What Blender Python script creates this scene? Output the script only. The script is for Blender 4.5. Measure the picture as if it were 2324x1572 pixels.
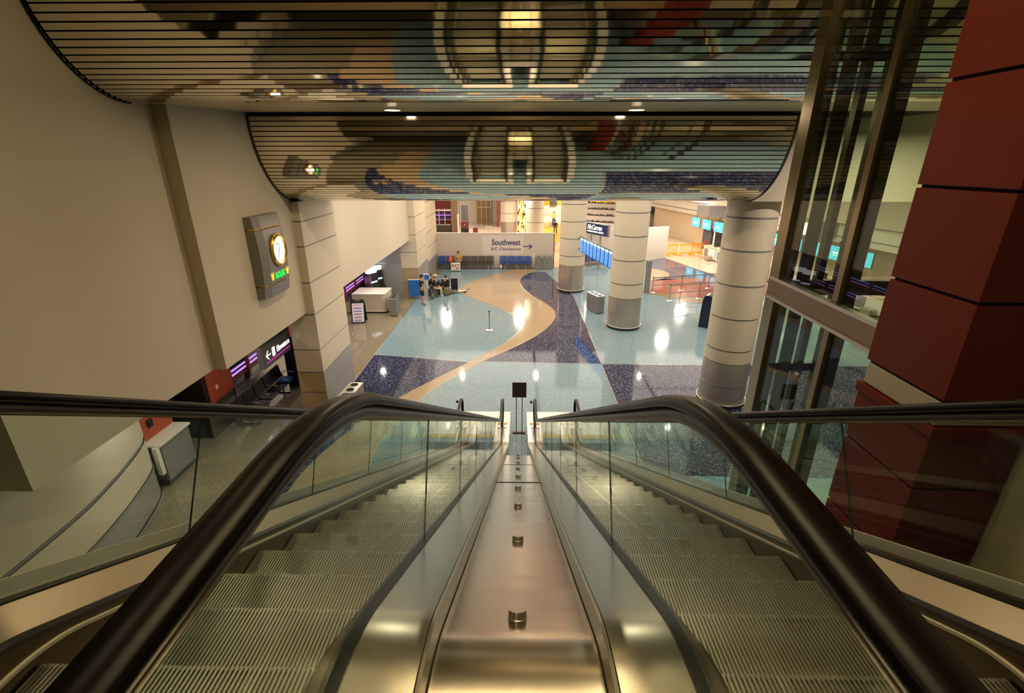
import bpy, bmesh, math, random
from mathutils import Vector, Matrix
random.seed(7)
PI = math.pi
sc = bpy.context.scene
for o in list(bpy.data.objects):
    bpy.data.objects.remove(o)
COL = sc.collection

# ------------------------------------------------------------------ camera
CAMZ = 7.6
cd = bpy.data.cameras.new('camera'); cam = bpy.data.objects.new('camera', cd); COL.objects.link(cam)
cam.location = (0, 0, CAMZ)
cam.rotation_euler = (math.radians(90 - 21.0), 0, math.radians(0.885))
cd.sensor_width = 36; cd.lens = 1088.0 / 2324 * 36; cd.clip_start = 0.05; cd.clip_end = 300
sc.camera = cam
sc.view_settings.view_transform = 'Standard'; sc.view_settings.look = 'None'
sc.view_settings.gamma = 1; sc.view_settings.use_curve_mapping = False
sc.view_settings.exposure = 0.0
cy = sc.cycles
cy.max_bounces = 10; cy.diffuse_bounces = 4; cy.glossy_bounces = 6; cy.transparent_max_bounces = 24
cy.transmission_bounces = 6; cy.sample_clamp_indirect = 4.0; cy.caustics_reflective = False
cy.use_denoising = True

# ------------------------------------------------------------------ world and large lights
w = bpy.data.worlds.new('world'); sc.world = w; w.use_nodes = True
w.node_tree.nodes['Background'].inputs[0].default_value = (1.0, 0.8, 0.5, 1)
w.node_tree.nodes['Background'].inputs[1].default_value = 0.05

def lamp(name, loc, power, size, color, kind='AREA', rot=(0, 0, 0), sizey=None, spread=None):
    l = bpy.data.lights.new(name, kind); l.energy = power; l.color = color
    if kind == 'AREA':
        l.shape = 'RECTANGLE' if sizey else 'DISK'; l.size = size
        if sizey: l.size_y = sizey
        if spread: l.spread = math.radians(spread)
    o = bpy.data.objects.new(name, l); o.location = loc; o.rotation_euler = rot
    COL.objects.link(o); return o
WARM = (1.0, 0.80, 0.52); NEUT = (1.0, 0.86, 0.70); YEL = (1.0, 0.76, 0.38)
HALL = [(-3.2, 15.6), (4.0, 15.4), (-4, 17.5), (1, 17.5), (6.8, 18), (-4, 24), (1.2, 24), (8.5, 24), (-4, 31), (1.2, 31), (8.5, 31), (14, 24), (14, 31)]  # first two added to brighten the nearest column
FAR = [(-7, 44), (0, 44), (7, 46), (-7, 56), (1, 58), (12, 38), (16, 46), (20, 36), (22, 26)]
UNDER = [(-7.6, 20.5), (-7.6, 24.5), (-7.9, 17.5), (-7.7, 11.3), (-7.3, 8.6)]
UPPER = [(-3.6, 3.2), (0.2, 4.4), (-4.4, 6.2), (1.2, 1.2), (-1.4, -2.0), (1.6, 5.9)]
SOFF = [(-2.7, 11.2), (2.45, 11.25)]
for x, y in HALL: lamp('hall_lamp', (x, y, 6.48), 40, 0.2, NEUT)
for x, y in [(-2.6, 19.3), (5.0, 19.3), (12.6, 19.3), (-2.6, 25.9), (5.0, 25.9), (12.6, 25.9), (-2.6, 32.5), (5.0, 32.5), (12.6, 32.5)]: lamp('hall_fill', (x, y, 6.55), 300, 7.4, NEUT, sizey=6.4)  # added soft fill under the hall ceiling, no fixtures modelled
for x, y in [(8.5, 7.0), (9.5, 11.0)]: lamp('side_fill', (x, y, 8.3 if y > 8 else 10.5), 330, .3, NEUT)  # added fill, no fixtures: brightens the zone seen through the lift shaft
for x, y in FAR: lamp('far_fill', (x, y, 6.3), 900, 0.8, (1, .9, .78))  # added fill for the far hall, no fixtures modelled
for i, (x, y) in enumerate(UNDER): lamp('under_lamp', (x, y, 3.33), 60 if i < 3 else 22, 0.22, NEUT)
for x, y in UPPER: lamp('upper_lamp', (x, y, 10.9), 10, 0.9, YEL)
for y in (2.7, 3.3, 4.1, 5.0): lamp('line_lamp', (.1, y, 10.93), 26, 2.6, YEL, sizey=.07)
for x, y in SOFF: lamp('soffit_lamp', (x, y, 8.6), 110, 0.2, WARM)

# ------------------------------------------------------------------ materials
MATS = {}
def mat(name, col, rough=.5, metal=0, spec=.5, emit=None, es=0, bump=None, alpha=None, aniso=None):
    if name in MATS: return MATS[name]
    m = bpy.data.materials.new(name); m.use_nodes = True; MATS[name] = m
    nt = m.node_tree; p = nt.nodes['Principled BSDF']
    p.inputs['Base Color'].default_value = (*col, 1); p.inputs['Roughness'].default_value = rough
    p.inputs['Metallic'].default_value = metal; p.inputs['Specular IOR Level'].default_value = spec
    if emit:
        p.inputs['Emission Color'].default_value = (*emit, 1); p.inputs['Emission Strength'].default_value = es
    if bump:   # (scale vector, strength, distance)
        tc = nt.nodes.new('ShaderNodeTexCoord'); mp = nt.nodes.new('ShaderNodeMapping')
        no = nt.nodes.new('ShaderNodeTexNoise'); bp = nt.nodes.new('ShaderNodeBump')
        mp.inputs['Scale'].default_value = bump[0]; no.inputs['Scale'].default_value = 1; no.inputs['Detail'].default_value = 2
        bp.inputs['Strength'].default_value = bump[1]; bp.inputs['Distance'].default_value = bump[2]
        nt.links.new(tc.outputs['Object'], mp.inputs[0]); nt.links.new(mp.outputs[0], no.inputs['Vector'])
        nt.links.new(no.outputs['Fac'], bp.inputs['Height']); nt.links.new(bp.outputs[0], p.inputs['Normal'])
    return m
def vary(m, scale, c2, lo=.4, hi=.6, detail=3):      # two-tone noise in the base colour
    nt = m.node_tree; p = nt.nodes['Principled BSDF']
    tc = nt.nodes.new('ShaderNodeTexCoord'); mp = nt.nodes.new('ShaderNodeMapping'); mp.inputs['Scale'].default_value = scale
    no = nt.nodes.new('ShaderNodeTexNoise'); no.inputs['Scale'].default_value = 1; no.inputs['Detail'].default_value = detail
    cr = nt.nodes.new('ShaderNodeValToRGB'); cr.color_ramp.elements[0].position = lo; cr.color_ramp.elements[1].position = hi
    cr.color_ramp.elements[0].color = p.inputs['Base Color'].default_value[:]; cr.color_ramp.elements[1].color = (*c2, 1)
    nt.links.new(tc.outputs['Object'], mp.inputs[0]); nt.links.new(mp.outputs[0], no.inputs['Vector'])
    nt.links.new(no.outputs['Fac'], cr.inputs[0]); nt.links.new(cr.outputs[0], p.inputs['Base Color'])
    return m
def terrazzo(name, col, chip, rough=.22, amount=.12, scale=26):
    m = mat(name, col, rough * .38, 0, .35); nt = m.node_tree; p = nt.nodes['Principled BSDF']
    tc = nt.nodes.new('ShaderNodeTexCoord')
    v = nt.nodes.new('ShaderNodeTexVoronoi'); v.inputs['Scale'].default_value = scale
    v2 = nt.nodes.new('ShaderNodeTexVoronoi'); v2.inputs['Scale'].default_value = scale * 2.7
    cr = nt.nodes.new('ShaderNodeValToRGB'); cr.color_ramp.elements[0].position = amount; cr.color_ramp.elements[1].position = amount + .05
    cr.color_ramp.elements[0].color = (1, 1, 1, 1); cr.color_ramp.elements[1].color = (0, 0, 0, 1)
    mx = nt.nodes.new('ShaderNodeMixRGB'); mx.inputs[1].default_value = (*col, 1); mx.inputs[2].default_value = (*chip, 1)
    mul = nt.nodes.new('ShaderNodeMixRGB'); mul.blend_type = 'MULTIPLY'; mul.inputs[0].default_value = .35
    nt.links.new(tc.outputs['Object'], v.inputs['Vector']); nt.links.new(tc.outputs['Object'], v2.inputs['Vector'])
    nt.links.new(v.outputs['Distance'], cr.inputs[0]); nt.links.new(cr.outputs[0], mx.inputs[0])
    nt.links.new(mx.outputs[0], mul.inputs[1]); nt.links.new(v2.outputs['Color'], mul.inputs[2])
    nt.links.new(mul.outputs[0], p.inputs['Base Color'])
    return m
def glassmat(name, tint, refl=.9, f0=.04):           # clear architectural glass: tinted transparency plus facing-angle reflection
    m = bpy.data.materials.new(name); m.use_nodes = True; MATS[name] = m; nt = m.node_tree; nt.nodes.clear()
    out = nt.nodes.new('ShaderNodeOutputMaterial'); t = nt.nodes.new('ShaderNodeBsdfTransparent'); g = nt.nodes.new('ShaderNodeBsdfGlossy')
    lw = nt.nodes.new('ShaderNodeLayerWeight'); lw.inputs['Blend'].default_value = .5
    pw = nt.nodes.new('ShaderNodeMath'); pw.operation = 'POWER'; pw.inputs[1].default_value = 5
    ml = nt.nodes.new('ShaderNodeMath'); ml.operation = 'MULTIPLY_ADD'; ml.inputs[1].default_value = .55; ml.inputs[2].default_value = f0
    mx = nt.nodes.new('ShaderNodeMixShader')
    t.inputs[0].default_value = (*tint, 1); g.inputs['Color'].default_value = (refl, refl, refl, 1); g.inputs['Roughness'].default_value = 0.0
    nt.links.new(lw.outputs['Facing'], pw.inputs[0]); nt.links.new(pw.outputs[0], ml.inputs[0]); nt.links.new(ml.outputs[0], mx.inputs[0])
    nt.links.new(t.outputs[0], mx.inputs[1]); nt.links.new(g.outputs[0], mx.inputs[2])
    nt.links.new(mx.outputs[0], out.inputs[0]); return m

M = {}
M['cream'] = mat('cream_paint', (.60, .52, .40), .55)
M['creamShaded'] = mat('cream_shaded', (.52, .45, .32), .6)  # darker copy of the cream: shade of turned faces put into the colour
M['panel'] = mat('cream_panel', (.63, .55, .42), .35)
M['greypanel'] = mat('grey_panel', (.36, .34, .33), .35, .3)
M['brass'] = mat('bronze_panel', (.50, .38, .22), .35, .5)
M['joint'] = mat('joint_grey', (.22, .22, .22), .5)
M['steel'] = mat('brushed_steel', (.62, .58, .52), .22, 1, bump=((2, 60, 60), .06, .01))
M['steel2'] = mat('satin_steel', (.60, .56, .50), .32, 1)
M['deck'] = mat('deck_steel', (.62, .59, .52), .24, 1, bump=((1.2, 1.6, 1.6), .25, .02))
M['cover'] = mat('cover_steel', (.66, .60, .52), .2, 1, bump=((.35, 2.6, 2.6), .30, .02))
M['tread'] = mat('step_aluminium', (.60, .57, .51), .33, .9)
M['groove'] = mat('step_groove_shade', (.12, .11, .09), .5, .6)  # groove bottoms coloured dark: shade between the ribs put into the colour
M['deckgold'] = mat('deck_bronze', (.34, .285, .18), .3, 1)
M['skirt'] = mat('skirt_bronze', (.10, .075, .045), .3, .8)
M['trim'] = mat('trim_dark', (.10, .085, .06), .35, .7)
M['rubber'] = mat('handrail_rubber', (.006, .0035, .002), .3, 0, .16)
M['black'] = mat('black_plastic', (.008, .008, .010), .4)
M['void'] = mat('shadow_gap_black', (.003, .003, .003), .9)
M['brush'] = mat('brush_strip', (.62, .57, .47), .6)
M['yellow'] = mat('safety_yellow', (.85, .55, .02), .5)
M['slat'] = mat('mirror_slat', (.86, .79, .62), .05, 1, bump=((1.3, 0.1, 2.5), .10, .02))
M['soffit'] = mat('polished_soffit', (.62, .52, .34), .38, .65, bump=((.6, 9, 9), .25, .01))
M['band'] = mat('band_steel', (.55, .48, .36), .4, .7)
M['sleeve'] = mat('column_sleeve', (.52, .45, .38), .36, .75, bump=((6, 6, .3), .15, .01))
M['red'] = mat('red_metal_panel', (.135, .013, .004), .5, 0, .3)
M['redwall'] = mat('red_wall', (.42, .07, .03), .5)
M['bronze'] = mat('bronze_frame', (.30, .235, .15), .25, 1)
M['darkbronze'] = mat('dark_bronze', (.07, .055, .035), .3, .8)
M['glass'] = glassmat('balustrade_glass', (.90, .965, .935), .85, .022)
M['glassedge'] = mat('glass_edge', (.05, .09, .07), .2)
M['shaft'] = glassmat('shaft_glass', (.88, .93, .85), .85, .04)
M['white'] = mat('white_laminate', (.75, .70, .62), .4)
M['white2'] = mat('white_partition', (.52, .46, .39), .5)
M['grey'] = mat('grey_metal', (.33, .33, .33), .35, .6)
M['dgrey'] = mat('dark_grey', (.08, .08, .085), .5)
M['navyp'] = mat('navy_paint', (.02, .03, .13), .4)
M['blueseat'] = mat('blue_vinyl', (.015, .06, .24), .4)
M['brownseat'] = mat('brown_vinyl', (.055, .045, .035), .4)
M['blackseat'] = mat('black_vinyl', (.014, .012, .012), .35)
M['gold'] = mat('gold', (.85, .52, .10), .2, 1)
M['clockgrey'] = mat('clock_grey', (.26, .24, .225), .4, .3)
M['lamp'] = mat('lamp_disc', (1, 1, 1), .5, emit=(1, .86, .62), es=5)
M['unlit'] = mat('unlit_disc', (.25, .22, .16), .3)
M['skin'] = mat('skin', (.50, .26, .15), .6)
M['hair'] = mat('dark_hair', (.02, .014, .01), .7)
M['blackcloth'] = mat('black_cloth', (.010, .010, .012), .85)
M['navycloth'] = mat('navy_cloth', (.015, .02, .06), .85)
M['tancloth'] = mat('tan_cloth', (.55, .42, .28), .85)
M['whitecloth'] = mat('white_cloth', (.7, .66, .6), .85)
M['orangecloth'] = mat('orange_cloth', (.75, .12, .02), .8)
M['mustard'] = mat('mustard_cloth', (.5, .3, .04), .8)
M['hivis'] = mat('hivis_cloth', (.7, .8, .03), .7)
M['bluesign'] = mat('blue_sign', (.01, .09, .36), .4)
vary(M['bluesign'], (3, 3, 5), (.02, .17, .5))
M['orangeP'] = mat('orange_plastic', (.85, .36, .02), .5)
M['tz_blue'] = terrazzo('terrazzo_light_blue', (.20, .315, .37), (.75, .78, .75), .2, .2, 26)
M['tz_navy'] = terrazzo('terrazzo_navy', (.026, .032, .085), (.55, .6, .7), .16, .2, 15)
M['tz_beige'] = terrazzo('terrazzo_beige', (.45, .33, .21), (.75, .66, .5), .22, .1, 30)
M['tz_grey'] = terrazzo('terrazzo_greybeige', (.25, .215, .145), (.55, .5, .38), .18, .2, 26)
M['tz_red'] = terrazzo('terrazzo_red', (.34, .10, .075), (.6, .4, .35), .2, .1, 30)
M['tz_slate'] = terrazzo('terrazzo_slate', (.10, .095, .14), (.4, .4, .5), .16, .1, 30)
M['tz_warm'] = terrazzo('floor_warm', (.62, .50, .36), (.7, .62, .5), .14, .1, 12)
M['strip'] = mat('brass_divider', (.5, .42, .28), .3, .8)

# ------------------------------------------------------------------ geometry helpers
class MB:
    def __init__(s): s.v = []; s.f = []; s.mi = []; s.sm = []
    def add(s, vs, fs, mi=0, smooth=False):
        n = len(s.v); s.v += [tuple(v) for v in vs]
        for f in fs: s.f.append([n + i for i in f]); s.mi.append(mi); s.sm.append(smooth)
    def box(s, x0, x1, y0, y1, z0, z1, mi=0):
        vs = [(x, y, z) for z in (z0, z1) for y in (y0, y1) for x in (x0, x1)]
        s.add(vs, [(0, 2, 3, 1), (4, 5, 7, 6), (0, 1, 5, 4), (2, 6, 7, 3), (0, 4, 6, 2), (1, 3, 7, 5)], mi)
        return s
    def bev(s, x0, x1, y0, y1, z0, z1, b=.01, mi=0):   # box with chamfered edges
        bm = bmesh.new(); bmesh.ops.create_cube(bm, size=1)
        for v in bm.verts:
            v.co = Vector(((x0 + x1) / 2 + v.co.x * (x1 - x0), (y0 + y1) / 2 + v.co.y * (y1 - y0), (z0 + z1) / 2 + v.co.z * (z1 - z0)))
        bmesh.ops.bevel(bm, geom=bm.edges[:], offset=b, segments=2, affect='EDGES', profile=.6)
        bm.verts.index_update()
        s.add([v.co[:] for v in bm.verts], [[v.index for v in f.verts] for f in bm.faces], mi); bm.free(); return s
    def prism(s, pts, fn, t0, t1, mi=0, smooth=False):  # 2D polygon extruded; fn(a, b, t) gives the point
        n = len(pts); vs = [fn(a, b, t0) for a, b in pts] + [fn(a, b, t1) for a, b in pts]
        fs = [tuple(range(n))[::-1], tuple(range(n, 2 * n))]
        s.add(vs, fs, mi); s.add(vs, [(i, (i + 1) % n, n + (i + 1) % n, n + i) for i in range(n)], mi, smooth); return s
    def tube(s, pts, r, n=10, mi=0, cap=True):
        pts = [Vector(p) for p in pts]; rs = r if isinstance(r, (list, tuple)) else [r] * len(pts)
        rings = []; up = None
        for i, p in enumerate(pts):
            d = (pts[min(i + 1, len(pts) - 1)] - pts[max(i - 1, 0)]).normalized()
            if up is None: up = Vector((0, 0, 1)) if abs(d.z) < .9 else Vector((1, 0, 0))
            a = d.cross(up).normalized(); b = a.cross(d).normalized(); up = b
            rings.append([p + a * rs[i] * math.cos(t) + b * rs[i] * math.sin(t) for t in [2 * PI * k / n for k in range(n)]])
        vs = [v for q in rings for v in q]
        fs = [(i * n + k, i * n + (k + 1) % n, (i + 1) * n + (k + 1) % n, (i + 1) * n + k) for i in range(len(pts) - 1) for k in range(n)]
        s.add(vs, fs, mi, True)
        if cap: s.add(rings[0], [tuple(range(n))[::-1]], mi); s.add(rings[-1], [tuple(range(n))], mi)
        return s
    def lathe(s, prof, c=(0, 0, 0), n=40, mi=0, smooth=True):
        for (r0, z0), (r1, z1) in zip(prof[:-1], prof[1:]):     # own vertices per band: round shading, crisp edges
            vs = [(c[0] + r * math.cos(2 * PI * k / n), c[1] + r * math.sin(2 * PI * k / n), c[2] + z) for r, z in ((r0, z0), (r1, z1)) for k in range(n)]
            s.add(vs, [(k, (k + 1) % n, n + (k + 1) % n, n + k) for k in range(n)], mi, smooth)
        return s
    def ball(s, c, r, n=12, mi=0):
        rx, ry, rz = r if isinstance(r, tuple) else (r, r, r)
        prof = [(max(math.sin(PI * i / n), 1e-4), -math.cos(PI * i / n)) for i in range(n + 1)]
        vs = [(c[0] + rx * a * math.cos(2 * PI * k / n), c[1] + ry * a * math.sin(2 * PI * k / n), c[2] + rz * z) for a, z in prof for k in range(n)]
        s.add(vs, [(i * n + k, i * n + (k + 1) % n, (i + 1) * n + (k + 1) % n, (i + 1) * n + k) for i in range(n) for k in range(n)], mi, True); return s
    def xf(s, mtx):
        s.v = [tuple(mtx @ Vector(v)) for v in s.v]; return s
    def build(s, name, mats, parent=None, loc=None, rot=None):
        me = bpy.data.meshes.new(name); me.from_pydata(s.v, [], s.f)
        for m in (mats if isinstance(mats, (list, tuple)) else [mats]): me.materials.append(M[m] if isinstance(m, str) else m)
        me.polygons.foreach_set('material_index', s.mi); me.polygons.foreach_set('use_smooth', s.sm); me.update()
        o = bpy.data.objects.new(name, me); COL.objects.link(o)
        if parent: o.parent = parent
        if loc is not None: o.location = loc
        if rot is not None: o.rotation_euler = (0, 0, rot)
        return o
def tag(o, label, cat, group=None, kind=None):
    o['label'] = label; o['category'] = cat
    if group: o['group'] = group
    if kind: o['kind'] = kind
    return o
def thing(name, label, cat, loc=(0, 0, 0), rz=0, group=None):
    o = bpy.data.objects.new(name, None); COL.objects.link(o); o.location = loc; o.rotation_euler = (0, 0, rz)
    return tag(o, label, cat, group)
def structure(o): o['kind'] = 'structure'; return o
def tree_copy(o, parent=None):
    c = o.copy(); COL.objects.link(c)
    if parent: c.parent = parent
    for ch in list(o.children): tree_copy(ch, c)
    return c
def dup(o, loc, rz=None, label=None, group=None):
    c = tree_copy(o); c.location = loc
    if rz is not None: c.rotation_euler = (0, 0, rz)
    if label: c['label'] = label
    if group: c['group'] = group
    return c
def text(s, size, mtx, m, name='lettering', parent=None, extrude=.004, bold=0.0, align='LEFT', shear=0):
    cu = bpy.data.curves.new('t', 'FONT'); cu.body = s; cu.size = size; cu.extrude = extrude; cu.offset = bold; cu.shear = shear
    cu.align_x = align; cu.resolution_u = 3
    t = bpy.data.objects.new('t', cu); COL.objects.link(t)
    dg = bpy.context.evaluated_depsgraph_get(); me = bpy.data.meshes.new_from_object(t.evaluated_get(dg))
    bpy.data.objects.remove(t)
    me.transform(mtx); me.materials.clear(); me.materials.append(M[m] if isinstance(m, str) else m)
    o = bpy.data.objects.new(name, me); COL.objects.link(o)
    if parent: o.parent = parent
    return o
def frame(o, xa, ya, za):       # matrix from origin and three axes
    m = Matrix.Identity(4)
    for i, a in enumerate((xa, ya, za)):
        a = Vector(a).normalized()
        for r in range(3): m[r][i] = a[r]
    for r in range(3): m[r][3] = o[r]
    return m

# ================================================================== SETTING
XL, XR = -22, 34
fl = MB()
def poly(pts, z, mi): fl.add([(x, y, z) for x, y in pts], [tuple(range(len(pts)))], mi)
FM = ['tz_grey', 'tz_blue', 'tz_navy', 'tz_beige', 'tz_red', 'tz_slate', 'tz_warm', 'strip']
fl.box(XL, XR, -8, 86, -.3, 0, 0)
poly([(-22, 37.2), (-6.9, 37.0), (3, 37), (12.4, 41), (14.3, 33.8), (22, 30), (34, 30), (34, 86), (-22, 86)], .001, 6)
poly([(-6.12, 10.45), (-6.12, 27.9), (-5.75, 36.25), (3, 36.9), (12.4, 41), (7.7, 29.35), (10.64, 26.5), (14, 22.6), (20, 16), (20, -2), (-4.2, -2), (-4.2, 10.45)], .001, 1)
LEFT = [(.32, 36.6), (-1.2, 35.1), (-2.68, 33.17), (-3.5, 31.6), (-3.9, 29.95), (-3.45, 28.75), (-2.6, 27.6), (-1.76, 26.65), (-.8, 25.3), (-.15, 24), (.06, 22.6), (-.2, 21.2), (-.95, 19.6), (-2.0, 18.0), (-3.0, 16.5), (-4.0, 15.0), (-4.9, 13.2), (-5.46, 11.54), (-5.68, 10.4), (-5.68, 9.37)]
RIGHT = [(-3.9, 9.0), (-3.97, 10.49), (-4.0, 12.2), (-3.37, 14.71), (-2.45, 16.6), (-1.49, 18.07), (-.65, 19.15), (.1, 20.15), (.95, 21.5), (1.6, 22.95), (1.95, 24.4), (1.86, 25.72), (1.35, 27.2), (.75, 28.6), (.3, 30.1), (.07, 31.88), (.22, 33.6), (.82, 34.95), (1.6, 36.7)]
def smooth(pts, n=4):
    out = []
    for i in range(len(pts) - 1):
        p0, p1, p2, p3 = pts[max(i - 1, 0)], pts[i], pts[i + 1], pts[min(i + 2, len(pts) - 1)]
        for k in range(n):
            t = k / n
            out.append(tuple(.5 * (2 * p1[j] + (p2[j] - p0[j]) * t + (2 * p0[j] - 5 * p1[j] + 4 * p2[j] - p3[j]) * t * t + (3 * p1[j] - p0[j] - 3 * p2[j] + p3[j]) * t ** 3) for j in (0, 1)))
    return out + [pts[-1]]
LS, RS = smooth(LEFT), smooth(RIGHT)
poly(LS + [(-5.2, 8.0), (-5.2, 3), (-4.0, 3)] + RS, .002, 3)
i18 = [i for i, p in enumerate(LS) if p[1] <= 18.02][0]
poly([(-6.12, 18.75)] + LS[i18:] + [(-6.0, 9.1), (-6.12, 10.4)], .003, 2)
j18 = [i for i, p in enumerate(RS) if p[1] >= 18.05][0]; j35 = [i for i, p in enumerate(RS) if p[1] >= 34.9][0]
poly(RS[j18:j35 + 1] + [(1.35, 35.4), (1.95, 35.1), (2.5, 32.4), (3.3, 28.4), (3.34, 23), (3.34, 17.87)], .003, 2)
poly([(3.34, 17.87), (18, 17.75), (18, 10.35), (3.3, 10.5)], .003, 2)
poly([(7.85, 29.5), (8.4, 31), (9.07, 32.54), (10, 33.1), (11.09, 33.1), (14.2, 33.75), (20, 31.5), (14, 27.2), (11.7, 27.9)], .003, 4)
poly([(11.0, 40.3), (12.4, 41), (14.3, 33.8), (11.09, 33.1), (9.07, 32.54), (7.9, 33), (7.9, 39.2)], .003, 5)
poly(smooth([(7.6, 37.4), (9.6, 37.0), (10.7, 36.0), (10.95, 34.9), (10.5, 33.7), (9.0, 32.7), (7.6, 32.3)], 3), .004, 3)
poly([(7.7, 29.35), (7.85, 29.5), (11.7, 27.9), (14, 27.2), (14, 22.6), (10.64, 26.5)], .003, 0)
poly([(-5.75, 36.2), (-5.7, 36.95), (3, 36.95), (.9, 36.3)], .003, 5)
def stripline(pts, wd=.012):
    for a, b in zip(pts[:-1], pts[1:]):
        d = Vector((b[0] - a[0], b[1] - a[1])).normalized(); n = Vector((-d.y, d.x)) * wd
        fl.add([(a[0] + n.x, a[1] + n.y, .005), (b[0] + n.x, b[1] + n.y, .005), (b[0] - n.x, b[1] - n.y, .005), (a[0] - n.x, a[1] - n.y, .005)], [(3, 2, 1, 0)], 7)
for L in (LS, RS, [(-6.12, 10.45), (-6.12, 27.7)], [(-6.12, 18.75), (-2, 18)], [(-1.49, 18.07), (3.34, 17.87), (18, 17.75)], [(3.34, 10.5), (3.34, 17.87), (3.34, 23), (3.3, 28.4), (2.5, 32.4)]): stripline(L)
structure(fl.build('floor', FM))

U = 6.044
b = MB(); b.box(-12, -2.25, -8, .5, U - .5, U); b.box(2.25, 12, -8, .5, U - .5, U); b.box(-2.25, 2.25, -8, -1.2, U - .5, U)
structure(b.build('floor_upper', 'tz_beige'))

# left wall: two upper wall planes over the low soffit, then the far one
def wallbox(name, x0, x1, y0, y1, z0, z1, m='cream'):
    return structure(MB().box(x0, x1, y0, y1, z0, z1).build(name, m))
wallbox('wall_left', -9.4, -6.63, 5.31, 9.46, 3.4, 11.2)
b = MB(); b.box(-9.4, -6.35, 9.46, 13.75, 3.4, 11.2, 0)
b.add([(-6.63, 9.459, 3.4), (-6.35, 9.459, 3.4), (-6.35, 9.459, 11.2), (-6.63, 9.459, 11.2)], [(0, 1, 2, 3)], 1)  # darker quad over the return face, its shade painted in
structure(b.build('wall_left_step', ['cream', 'creamShaded']))
wallbox('wall_left_hall', -9.4, -6.35, 16.2, 28.0, 3.4, 6.6)
structure(MB().box(-14, -9.4, -2, 37, 3.4, 3.6).build('ceiling_undercroft', 'cream'))
structure(MB().box(-14, -13.8, -8, 5.3, 0, 11.2).build('wall_left_near', 'cream'))
structure(MB().box(-13.9, -9.4, 5.31, 5.5, 3.4, 11.2).build('wall_left_return', 'creamShaded'))

# panelled pier beside the wall and the one at the far end of the hall
def pier(name, x0, x1, y0, y1, z1, joints, base, label):
    t = thing(name, label, 'pillar', ((x0 + x1) / 2, y0, 0)); cx = (x0 + x1) / 2
    lv = [0] + joints + [z1]
    for a, c in zip(lv[:-1], lv[1:]):
        m = 'greypanel' if a < base - .05 else 'panel'
        b = MB(); b.box(x0 - cx, x1 - cx, 0, y1 - y0, a + (.02 if a else 0), c - .02, 0)
        b.add([(x0 - cx, -.002, a + .02), (x1 - cx, -.002, a + .02), (x1 - cx, -.002, c - .02), (x0 - cx, -.002, c - .02)], [(0, 1, 2, 3)], 1)
        b.build('cladding_panel', [m, 'brass' if m == 'greypanel' else 'panel'], t)
    MB().box(x0 - cx + .02, x1 - cx - .02, .02, y1 - y0 - .02, 0, z1).build('joint_core', 'joint', t)
    return t
pier('clad_pillar', -6.95, -6.12, 13.67, 16.22, 6.6, [.75, 1.45, 2.2, 3.33, 4.3, 5.35, 6.05][0:7], 1.45, 'tall cream panelled pillar with grey metal base behind the green lit wall clock')
pier('clad_pillar', -6.95, -5.98, 28.0, 31.2, 6.6, [.9, 1.75, 2.7, 3.7, 4.7, 5.6], 1.75, 'cream and bronze panelled pillar behind the blue display board and waiting group')
b = MB(); b.box(-9, -6.3, 31.2, 37.0, 0, 6.6, 0)
for z in (1.1, 2.1, 3.1, 4.1, 5.1): b.box(-6.305, -6.295, 31.2, 37, z, z + .05, 1)
b.box(-6.304, -6.29, 31.2, 37, 0, 1.1, 2)
structure(b.build('wall_left_far', ['panel', 'joint', 'greypanel']))
# right wall above the bulkhead's right end, upper zone enclosure
structure(MB().box(6.35, 30, 13.75, 13.95, 6.6, 11.2).build('wall_right_upper', 'cream'))
structure(MB().box(-9.4, 30, 14.0, 16.2, 6.6, 6.9).build('ceiling_hall_edge', 'cream'))
structure(MB().box(-9.4, 30, 16.2, 40, 6.6, 6.9).build('ceiling_hall', 'cream'))
structure(MB().box(-22, 34, 40, 86, 6.6, 6.9).build('ceiling_far', 'cream'))
structure(MB().box(-14, 30, -8, 16, 11.0, 11.2).build('ceiling', 'cream'))
structure(MB().box(-14, 30, -8.2, -8, 0, 11.2).build('wall_back', 'creamShaded'))
structure(MB().box(13, 13.2, -8, 13.75, 0, 11.2).build('wall_right', 'creamShaded'))

# undercroft curved wall with grooves and dark skirting
plan = smooth([(-7.95, -2), (-7.95, 4), (-7.97, 6.6), (-8.12, 7.7), (-8.35, 8.6), (-8.62, 9.35), (-9.0, 9.8), (-9.6, 10.0), (-10.6, 10.05)], 6)
def strip_wall(b, plan, z0, z1, off=0, mi=0):
    vs = []
    for i, (x, y) in enumerate(plan):
        p, q = plan[max(i - 1, 0)], plan[min(i + 1, len(plan) - 1)]
        d = Vector((q[0] - p[0], q[1] - p[1])).normalized(); n = Vector((d.y, -d.x)) * off
        vs += [(x + n.x, y + n.y, z0), (x + n.x, y + n.y, z1)]
    b.add(vs, [(2 * i, 2 * i + 2, 2 * i + 3, 2 * i + 1) for i in range(len(plan) - 1)], mi, True)
b = MB()
strip_wall(b, plan, 0, .09, .03, 1); strip_wall(b, plan, .09, .80, .0, 2); strip_wall(b, plan, .80, .86, .02, 1)
strip_wall(b, plan, .86, 1.55, 0, 0); strip_wall(b, plan, 1.55, 1.64, -.02, 1); strip_wall(b, plan, 1.64, 3.4, 0, 0)
structure(b.build('wall_left_lower', ['cream', 'joint', 'greypanel']))

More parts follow.
